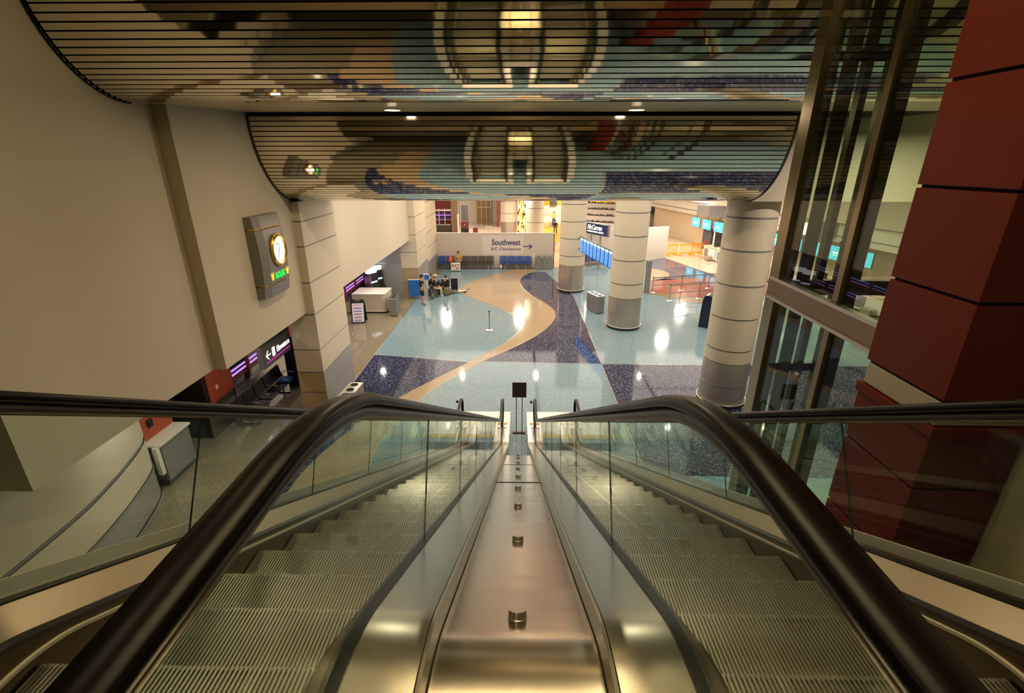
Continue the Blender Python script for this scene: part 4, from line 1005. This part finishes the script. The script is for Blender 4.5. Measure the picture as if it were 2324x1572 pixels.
for k in range(9):
    p = B_ + (A_ - B_) * (k + .5) / 9
    o = f0 if k == 0 else tree_copy(f0)
    o.location = (p.x, p.y, 3.08); o.rotation_euler = (0, 0, ang); o['group'] = 'blue flight information screens between two columns'
    o['label'] = 'blue flight information screen, ' + (ordn[k] + ' of the nine in the row' if k in (0, 8) else ordn[k] + ' from the nearest of nine')
A2, B2 = Vector((5.0, 38.0)), Vector((6.45, 35.5)); dv = (B2 - A2).normalized(); an2 = math.atan2(dv.y, dv.x); Ls = (B2 - A2).length
t = thing('billboard', 'dark blue lettered sign on two grey posts behind the flight screens', 'sign', (A2.x, A2.y, 0), an2)
MB().bev(0, Ls, -.05, .12, 2.5, 3.36, .015).build('frame', 'grey', t); MB().box(.06, Ls - .06, -.056, -.05, 2.56, 3.31).build('face', 'navyp', t)
for x in (.9, 2.0): MB().tube([(x, .03, 0), (x, .03, 2.55)], .05, 10).build('post', 'grey', t)
fr = lambda x, z: frame((x, -.06, z), (1, 0, 0), (0, 0, 1), (0, -1, 0))
fit('McCarran', 1.7, .36, fr(.5, 2.88), 'whiteglow', 'lettering', t, .02, .25); fit('INTERNATIONAL AIRPORT', 1.9, .12, fr(.5, 2.68), 'whiteglow', 'lettering', t, .01)
t = thing('partition_wall', 'cream partition wall standing behind the middle round column', 'partition', (4.3, 38.2, 0), math.atan2(41.05 - 38.2, 12.45 - 4.3)); Lw = math.hypot(8.15, 2.85)
for k in range(4): MB().box(k * Lw / 4 + .01, (k + 1) * Lw / 4 - .01, -.05, .05, 0, 2.6).build('panel', 'white2', t)
MB().box(0, Lw, -.06, .06, 2.6, 2.64).build('cap_rail', 'white', t)
tag(MB().bev(7.78, 8.12, 29.3, 29.42, 0.005, 2.0, .01).build('upright_panel', 'grey'), 'grey upright panel at the near end of the queue posts', 'panel')
def stanchion():
    t = thing('queue_post', '', 'queue post')
    MB().lathe([(.0001, 0), (.17, 0), (.17, .02), (.05, .05), (.0001, .06)], n=24).build('base', 'steel2', t)
    MB().tube([(0, 0, .04), (0, 0, .95)], .032, 12).build('post', 'steel2', t); MB().lathe([(.0001, .93), (.04, .93), (.04, 1.0), (.0001, 1.0)], n=16).build('cap', 'dgrey', t)
    return t
s0 = stanchion(); Q = [(8.3, 29.3, 'steel queue post nearest the grey upright panel, at the back row left end'), (10.26, 29.85, 'steel queue post in the middle of the back row on the red floor'), (12.17, 30.4, 'steel queue post at the right of the back row, by the round column'), (8.8, 27.4, 'steel queue post at the left end of the front row on the grey strip'), (10.7, 27.9, 'steel queue post in the front row before the red floor'), (-1.43, 21.95, 'lone steel queue post on the pale blue floor left of the winding beige path')]
for k, (x, y, l) in enumerate(Q):
    o = s0 if k == 0 else tree_copy(s0); o.location = (x, y, .005); o['label'] = l
    if k < 5: o['group'] = 'queue posts around the red floor'
for i, (p, q) in enumerate([((8.3, 29.3), (10.26, 29.85)), ((10.26, 29.85), (12.17, 30.4)), ((8.8, 27.4), (10.7, 27.9)), ((10.7, 27.9), (13.4, 28.6)), ((12.17, 30.4), (14.6, 31.0))]):
    b = MB(); d = Vector((q[0] - p[0], q[1] - p[1])); L = d.length; b.box(.04, L - .04, -.003, .003, .90, .955)
    if i in (0, 1, 2, 3): b.box(.04, L - .04, -.003, .003, .45, .49)
    tag(b.build('queue_belt', 'grey', None, (p[0], p[1], .005), math.atan2(d.y, d.x)), ['grey queue belt from the upright panel to the middle back post', 'grey queue belt between the middle and right back posts', 'grey queue belt between the two front row posts', 'grey queue belt running from the front row behind the large column', 'grey queue belt running right from the last back row post'][i], 'queue belt', 'queue belts around the red floor')

# orange crowd barriers
def barrier():
    t = thing('crowd_barrier', '', 'barrier'); L = 1.15
    MB().bev(0, L, -.03, .03, .88, 1.0, .02).build('top_rail', 'orangeP', t); MB().bev(0, L, -.03, .03, .14, .26, .02).build('bottom_rail', 'orangeP', t)
    for k in range(9): MB().box(.03 + k * (L - .1) / 8, .07 + k * (L - .1) / 8, -.018, .018, .25, .89).build('bar', 'orangeP', t)
    for x in (.15, L - .15): MB().bev(x - .05, x + .05, -.28, .28, 0, .1, .02).build('foot', 'orangeP', t); MB().box(x - .03, x + .03, -.03, .03, .1, .15).build('foot_stem', 'orangeP', t)
    return t
b0 = barrier(); P0, P1 = Vector((12.75, 41.9)), Vector((16.3, 42.95))
for k in range(3):
    o = b0 if k == 0 else tree_copy(b0); p = P0 + (P1 - P0) * k / 3; o.location = (p.x, p.y, 0.002); o.rotation_euler = (0, 0, math.atan2(P1.y - P0.y, P1.x - P0.x) + (.1, -.12, .05)[k])
    o['label'] = 'orange plastic crowd barrier, %s of the three beyond the right partition' % ('left', 'middle', 'right')[k]; o['group'] = 'orange crowd barriers'
tag(MB().bev(16.28, 16.42, 42.7, 42.84, 0.002, 1.25, .01).build('red_post', 'dotred'), 'bright red post at the right end of the orange barriers', 'post')

# ================================================================== TICKET COUNTERS
S0, S1 = Vector((16.6, 46.5)), Vector((20.1, 27.6)); sd_ = (S1 - S0).normalized(); sa = math.atan2(sd_.y, sd_.x)
def along(k, off=0): return S0 + sd_ * k + Vector((-sd_.y, sd_.x)) * off       # off > 0 lies behind the counters
M['tick'] = mat('ticket_screen', (.1, .5, .6), .3, emit=(.05, .50, .80), es=1.2); M['wood'] = mat('pale_wood', (.72, .57, .38), .5)
t = thing('counter_back_wall', 'cream and pale wood wall behind the ticket counters with overhanging soffit', 'wall', (S0.x, S0.y, 0), sa)
MB().box(-12, 34, 1.5, 1.7, 0, 2.95).build('wood_wall', 'wood', t); MB().box(-12, 34, .25, 1.7, 2.95, 4.1).build('soffit_face', 'white', t)
MB().box(-12, 34, -.2, 1.7, 4.16, 6.6).build('upper_face', 'cream', t); MB().box(-12, 34, .0, 1.7, 4.10, 4.16).build('shadow_line', 'trim', t)
MB().box(-12, 34, .22, .25, 3.3, 3.34).build('groove', 'trim', t)
def ticket_screen():
    t = thing('counter_screen', '', 'screen'); hs = MB().bev(-.72, .72, -.02, .05, -.46, .46, .01).build('housing', 'dgrey', t); MB().box(-.68, .68, -.026, -.02, -.42, .42).build('display', 'tick', hs)
    b = MB(); b.box(-.35, .15, -.03, -.026, -.02, .06); b.box(-.35, .3, -.03, -.026, -.14, -.11); b.build('display_text', 'whiteglow', hs)
    MB().box(-.04, .04, 0, .05, .46, .75).build('hanger', 'dgrey', t); return t
tsc = ticket_screen(); NS = 11; nm_ = ['farthest', 'second farthest', 'third farthest', 'fourth farthest', 'fifth farthest', 'middle', 'fifth nearest', 'fourth nearest', 'third nearest', 'second nearest', 'nearest']
for k in range(NS):
    p = along(k * 1.86, 0); o = tsc if k == 0 else tree_copy(tsc); o.location = (p.x, p.y, 2.35); o.rotation_euler = (0, 0, sa)
    o['group'] = 'blue screens over the ticket counters'; o['label'] = 'blue screen over the ticket counters, %s in the row' % nm_[k]
def counter_unit():
    t = thing('ticket_counter', '', 'counter'); MB().bev(0, 1.8, -.35, .3, 0.08, 1.0, .01).build('cabinet', 'white', t); MB().bev(-.02, 1.82, -.42, .35, 1.0, 1.06, .01).build('worktop', 'wood', t)
    MB().box(.15, .75, -.36, -.35, .18, .85).build('recess_panel', 'grey', t); MB().bev(.9, 1.55, -.75, -.36, .05, .35, .01).build('baggage_scale', 'steel2', t)
    MB().bev(1.0, 1.4, -.05, 0, 1.06, 1.42, .01).build('monitor', 'black', t); return t
cu = counter_unit()
for k in range(9):
    p = along(k * 1.95 + 4.9, -1.5); o = cu if k == 0 else tree_copy(cu); o.location = (p.x, p.y, 0.002); o.rotation_euler = (0, 0, sa)
    o['group'] = 'white ticket counters'; o['label'] = 'white ticket counter unit with pale top, %s in the row' % (nm_[:4] + nm_[5:6] + nm_[7:])[k]
for k, l in ((.2, 'black draped partition panel under the farthest blue screen'), (1.75, 'black and white photo panel under the second farthest blue screen')):
    p = along(k * 1.0 + .2, .6); tt_ = thing('backdrop_panel', l, 'panel', (p.x, p.y, 0.002), sa); MB().box(0, 1.45, 0, .06, 0, 1.95).build('board', 'dgrey' if k < 1 else 'black', tt_)
    if k > 1: MB().box(.25, .5, -.004, 0, .5, 1.8).build('light_band', 'white', tt_)
for k, (l, c) in enumerate([('person in white shirt working behind the counters seen through the lift shaft', 'whitecloth'), ('person with grey hair and pale shirt leaning on a counter seen through the lift shaft', 'whitecloth')]):
    p = along(13.6 + k * 2.6, -.30); person(l, (p.x, p.y, .002), sa + PI, sitting(.62, (-.2, .35, 1.12), (.1, .35, 1.14), .12), c, 'navycloth', 1, 1, hair='hair')
for k, lab in ((3.2, 'angular grey sign box jutting from the soffit above the far ticket screens'), (15.2, 'angular grey sign box with white face seen through the lift shaft')):
    p = along(k, -.2); t = thing('blade_sign', lab, 'sign', (p.x, p.y, 3.2), sa)
    b = MB(); b.prism([(-.9, -1.2), (.5, -.9), (.9, .4), (-.9, .4)], lambda a, c, tt: (a, c, tt), 0, .95); b.build('box', 'greypanel', t)
    if k > 10: b = MB(); b.prism([(-.86, -1.21), (.46, -.93), (.46, -.91), (-.86, -1.19)], lambda a, c, tt: (a, c - .01, tt), .1, .85); b.build('lit_face', 'lit', t)

# ================================================================== FAR BACKGROUND
t = thing('far_shop', 'distant shop with dark red fascia, purple shelving and dark counter beyond the partition', 'shop', (-8.4, 55, 0))
MB().box(-1.4, 1.2, 1.2, 1.4, 0, 4.2).build('back_wall', 'maroon', t); MB().box(-1.4, 1.25, .6, .8, 2.75, 3.6).build('fascia', 'maroon', t)
for z in (1.5, 2.0, 2.5): MB().box(-1.3, .75, .7, 1.2, z, z + .06).build('shelf', 'neonpurple' if z == 2.0 else 'white', t)
for x in (-.75, -.1): MB().box(x, x + .09, .66, .74, 1.1, 2.8).build('shelf_post', 'white', t)
random.seed(5); b = MB()
for z in (1.56, 2.06):
    for k in range(14): x = -1.25 + k * .145; b.box(x, x + .1, .8, 1.0, z, z + random.uniform(.12, .3), 0)
b.build('goods', 'purple', t); MB().box(-1.35, .65, -.3, .3, 0, 1.05).build('counter', 'trim', t); MB().box(-1.4, .7, -.35, .35, 1.05, 1.12).build('counter_top', 'steel2', t)
MB().box(.8, 1.5, -.2, .2, 0, 3.9).build('brown_pier', mat('brown_panel', (.27, .18, .09), .5), t)
structure(MB().box(-12, -2.6, 66.5, 66.7, 0, 6.6).build('wall_far', 'cream'))
t = thing('far_door', 'blue grey door in the distant cream wall', 'door', (-7.35, 66.4, 0)); MB().box(-.5, .5, -.05, .05, 0, 2.3).build('leaf', 'grey', t); MB().box(-.62, .62, -.03, .08, 2.3, 2.42).build('lintel', 'white', t)
MB().box(-.62, -.5, -.05, .06, 0, 2.3).build('jamb', 'white', t); MB().box(.5, .62, -.05, .06, 0, 2.3).build('jamb', 'white', t); MB().box(.32, .4, -.09, -.05, 1.0, 1.1).build('door_handle', 'steel2', t)
t = thing('wood_screen', 'distant brown wooden screen wall with metal verticals beyond the partition', 'screen wall', (-4.7, 66.2, 0)); MB().box(-1.1, .9, 0, .1, 0, 4).build('boards', 'brownb', t) if False else None
M['brownb'] = mat('brown_boards', (.30, .18, .06), .5)
MB().box(-1.1, .9, 0, .1, 0, 4).build('boards', 'brownb', t)
for x in (-1.1, -.45, .2, .86): MB().box(x, x + .06, -.05, 0, 0, 4).build('upright', 'steel2', t)
MB().box(-1.1, .9, -.05, 0, 2.0, 2.07).build('cross_rail', 'steel2', t)
structure(MB().box(-2.6, 3.4, 74, 74.2, 0, 6.6).build('wall_far_centre', 'brownb'))
tag(MB().box(-2.85, -2.6, 62, 66.45, 0, 4.5).build('red_fin', 'maroon'), 'distant dark red fin wall beside the farthest round column', 'wall')
# patterned hanging
M['pattern'] = mat('patterned_cloth', (.75, .36, .02), .7)
def pattern(m):
    nt = m.node_tree; p = nt.nodes['Principled BSDF']; tc = nt.nodes.new('ShaderNodeTexCoord'); mp = nt.nodes.new('ShaderNodeMapping'); mp.inputs['Scale'].default_value = (3.2, 3.2, 1.6)
    v = nt.nodes.new('ShaderNodeTexNoise'); v.inputs['Scale'].default_value = 1.6; v.inputs['Detail'].default_value = 3; cr = nt.nodes.new('ShaderNodeValToRGB'); cr.color_ramp.interpolation = 'CONSTANT'
    cr.color_ramp.elements[0].color = (.01, .01, .01, 1); cr.color_ramp.elements[1].color = (.85, .42, .02, 1); cr.color_ramp.elements[1].position = .42
    e = cr.color_ramp.elements.new(.5); e.color = (.8, .75, .66, 1); e = cr.color_ramp.elements.new(.6); e.color = (.85, .5, .05, 1)
    nt.links.new(tc.outputs['Object'], mp.inputs[0]); nt.links.new(mp.outputs[0], v.inputs['Vector']); nt.links.new(v.outputs['Fac'], cr.inputs[0]); nt.links.new(cr.outputs[0], p.inputs['Base Color'])
pattern(M['pattern'])
b = MB()
for k in range(12):
    x0, x1 = -.42 + k * .07, -.42 + (k + 1) * .07; y0, y1 = .08 * math.sin(k * 1.3), .08 * math.sin((k + 1) * 1.3)
    b.add([(x0, y0, 0), (x1, y1, 0), (x1, y1, 5), (x0, y0, 5), (x0, y0 + .02, 0), (x1, y1 + .02, 0), (x1, y1 + .02, 5), (x0, y0 + .02, 5)], [(0, 1, 2, 3), (7, 6, 5, 4)], 0)
tag(b.build('patterned_banner', 'pattern', None, (.22, 48.5, .002)), 'tall orange, white and black patterned hanging between two distant columns', 'banner')
M['carpet'] = mat('orange_carpet', (.75, .32, .02), .8)
tag(MB().box(2.0, 5.6, 50, 62.0, .001, .012).build('orange_rug', 'carpet'), 'orange floor covering beyond the partition, between two round columns', 'carpet')
structure(MB().box(3.4, 20, 77.97, 78.0, 0, 1.3).build('trim_3', 'white'))
structure(MB().box(3.4, 20, 78, 78.2, 0, 6.6).build('wall_far_yellow', mat('yellow_wall', (.8, .42, .02), .6)))
tag(MB().bev(4.9, 5.8, 77.5, 77.96, 1.35, 2.6, .02).build('dark_screen', 'dgrey'), 'dark square panel on the distant yellow wall', 'panel')
lamp('far_fill', (8, 71, 6.2), 2200, 1.5, (1, .88, .7)); lamp('far_fill', (-3, 68, 6.2), 700, 1.0, (1, .9, .78))  # added fill to brighten the distant walls
tag(MB().bev(-.4, .4, -.15, .15, .0, .04, .01).build('floor_mat', 'wood', None, (-3.9, 62, .002), .6), 'small pale brown board lying on the white far floor', 'board')
t = thing('vending_cart', 'dark red and black cart standing before the distant blue grey door', 'cart', (-6.1, 54.6, .002))
MB().bev(-.42, .42, -.3, .3, .1, .75, .02).build('body', 'black', t); MB().bev(-.4, .4, -.2, .3, .75, 1.5, .02).build('red_panel', 'maroon', t); MB().box(-.05, .05, -.21, -.2, 1.1, 1.2).build('badge', 'white', t)
for x in (-.3, .3): MB().lathe([(.0001, -.02), (.1, -.02), (.1, .02), (.0001, .02)], n=14).xf(Matrix.Translation((x, -.3, .1)) @ Matrix.Rotation(PI / 2, 4, 'Y')).build('wheel', 'dgrey', t)
t = thing('vending_cart', 'smaller dark red box on the white far floor right of the cart', 'cart', (-4.9, 54.3, .002)); MB().bev(-.25, .25, -.2, .2, 0, .85, .02).build('body', 'maroon', t)
tag(MB().bev(-6.85, -6.67, 54.0, 54.2, .002, 2.3, .03).build('pale_post', 'white'), 'pale slender post left of the dark red cart', 'post')
# terraced white display rows with red figure, seen between two columns
t = thing('display_terrace', 'distant white stepped display rows with dark lettering like goods, above the blue sign', 'display', (8.0, 61.5, 0), math.radians(-28))
for k in range(4):
    MB().box(-1.5, 6, k * 1.2, k * 1.2 + .9, 0, .7 + k * .65).build('tier', 'white', t)
    b = MB(); random.seed(20 + k); zt = .7 + k * .65; pts = [(-1.4, zt)]
    for j in range(34): x = -1.3 + j * .21; h = random.uniform(.1, .28); pts += [(x, zt + .02), (x, zt + h), (x + .14, zt + h), (x + .14, zt + .02)]
    pts += [(5.9, zt)]; b.prism(pts, lambda a, z, tt: (a, tt, z), k * 1.2 + .1, k * 1.2 + .3)
    b.build('goods_row', 'trim', t)
t = thing('draped_figure', 'red and black draped display figure above the left end of the blue sign', 'figure', (7.0, 50.5, .002))
b = MB(); b.ball((0, 0, .55), (.45, .4, .55), 12); b.build('black_base', 'black', t)
b = MB(); b.ball((-.1, 0, 1.3), (.35, .3, .45), 12); b.ball((.2, 0, 1.6), (.25, .2, .3), 10); b.build('red_drape', 'dotred', t)
ll = None
for y, nm in ((2.7, 'nearest the camera end'), (3.3, 'second from the camera end'), (4.1, 'third from the camera end'), (5.0, 'nearest the mirror bulkhead')):
    t = thing('linear_light', 'long thin yellow ceiling light above the escalator heads, ' + nm, 'ceiling light', (.1, y, 11.0), 0, 'linear lights above the escalator heads')
    MB().box(-1.36, 1.36, -.06, .06, -.03, 0).build('housing', 'white', t); MB().box(-1.3, 1.3, -.035, .035, -.036, -.03).build('diffuser', 'linelit', t)
# recessed downlights in the bulkhead soffit
for x, y, lit in ((-2.7, 11.2, 1), (0.0, 11.3, 0), (2.45, 11.25, 1)):
    t = thing('downlight', 'round %s downlight in the upper bulkhead soffit, %s' % ('lit' if lit else 'unlit', 'left' if x < -1 else 'right' if x > 1 else 'centre'), 'downlight', (x, y, 8.547 + .12 * (y - 8.95) / 3.07))
    MB().lathe([(.20, -.001), (.20, -.012), (.17, -.012), (.17, -.001)], n=28).build('trim_ring', 'steel2', t); MB().lathe([(.17, -.004), (.0001, -.004)], n=28).build('lens', 'lamp' if lit else 'unlit', t)
lg = None
for i, (x, y) in enumerate(HALL + UNDER + UPPER):
    z = 6.6 if i < len(HALL) else 3.4 if i < len(HALL) + len(UNDER) else 11.0
    if lg is None:
        lg = thing('ceiling_light', '', 'ceiling light'); MB().lathe([(.24, 0), (.24, -.02), (.19, -.02), (.19, 0)], n=24).build('trim_ring', 'white', lg); MB().lathe([(.19, -.006), (.0001, -.006)], n=24).build('lens', 'lamp', lg); o = lg
    else: o = tree_copy(lg)
    o.location = (x, y, z); o['group'] = ['ceiling lights of the hall', 'ceiling lights under the low left ceiling', 'ceiling lights above the escalators'][0 if z == 6.6 else 1 if z == 3.4 else 2]
    o['label'] = ['round recessed light in the hall ceiling out of direct view', 'round recessed light in the low ceiling behind the left wall', 'round recessed light high above the escalators'][0 if z == 6.6 else 1 if z == 3.4 else 2]
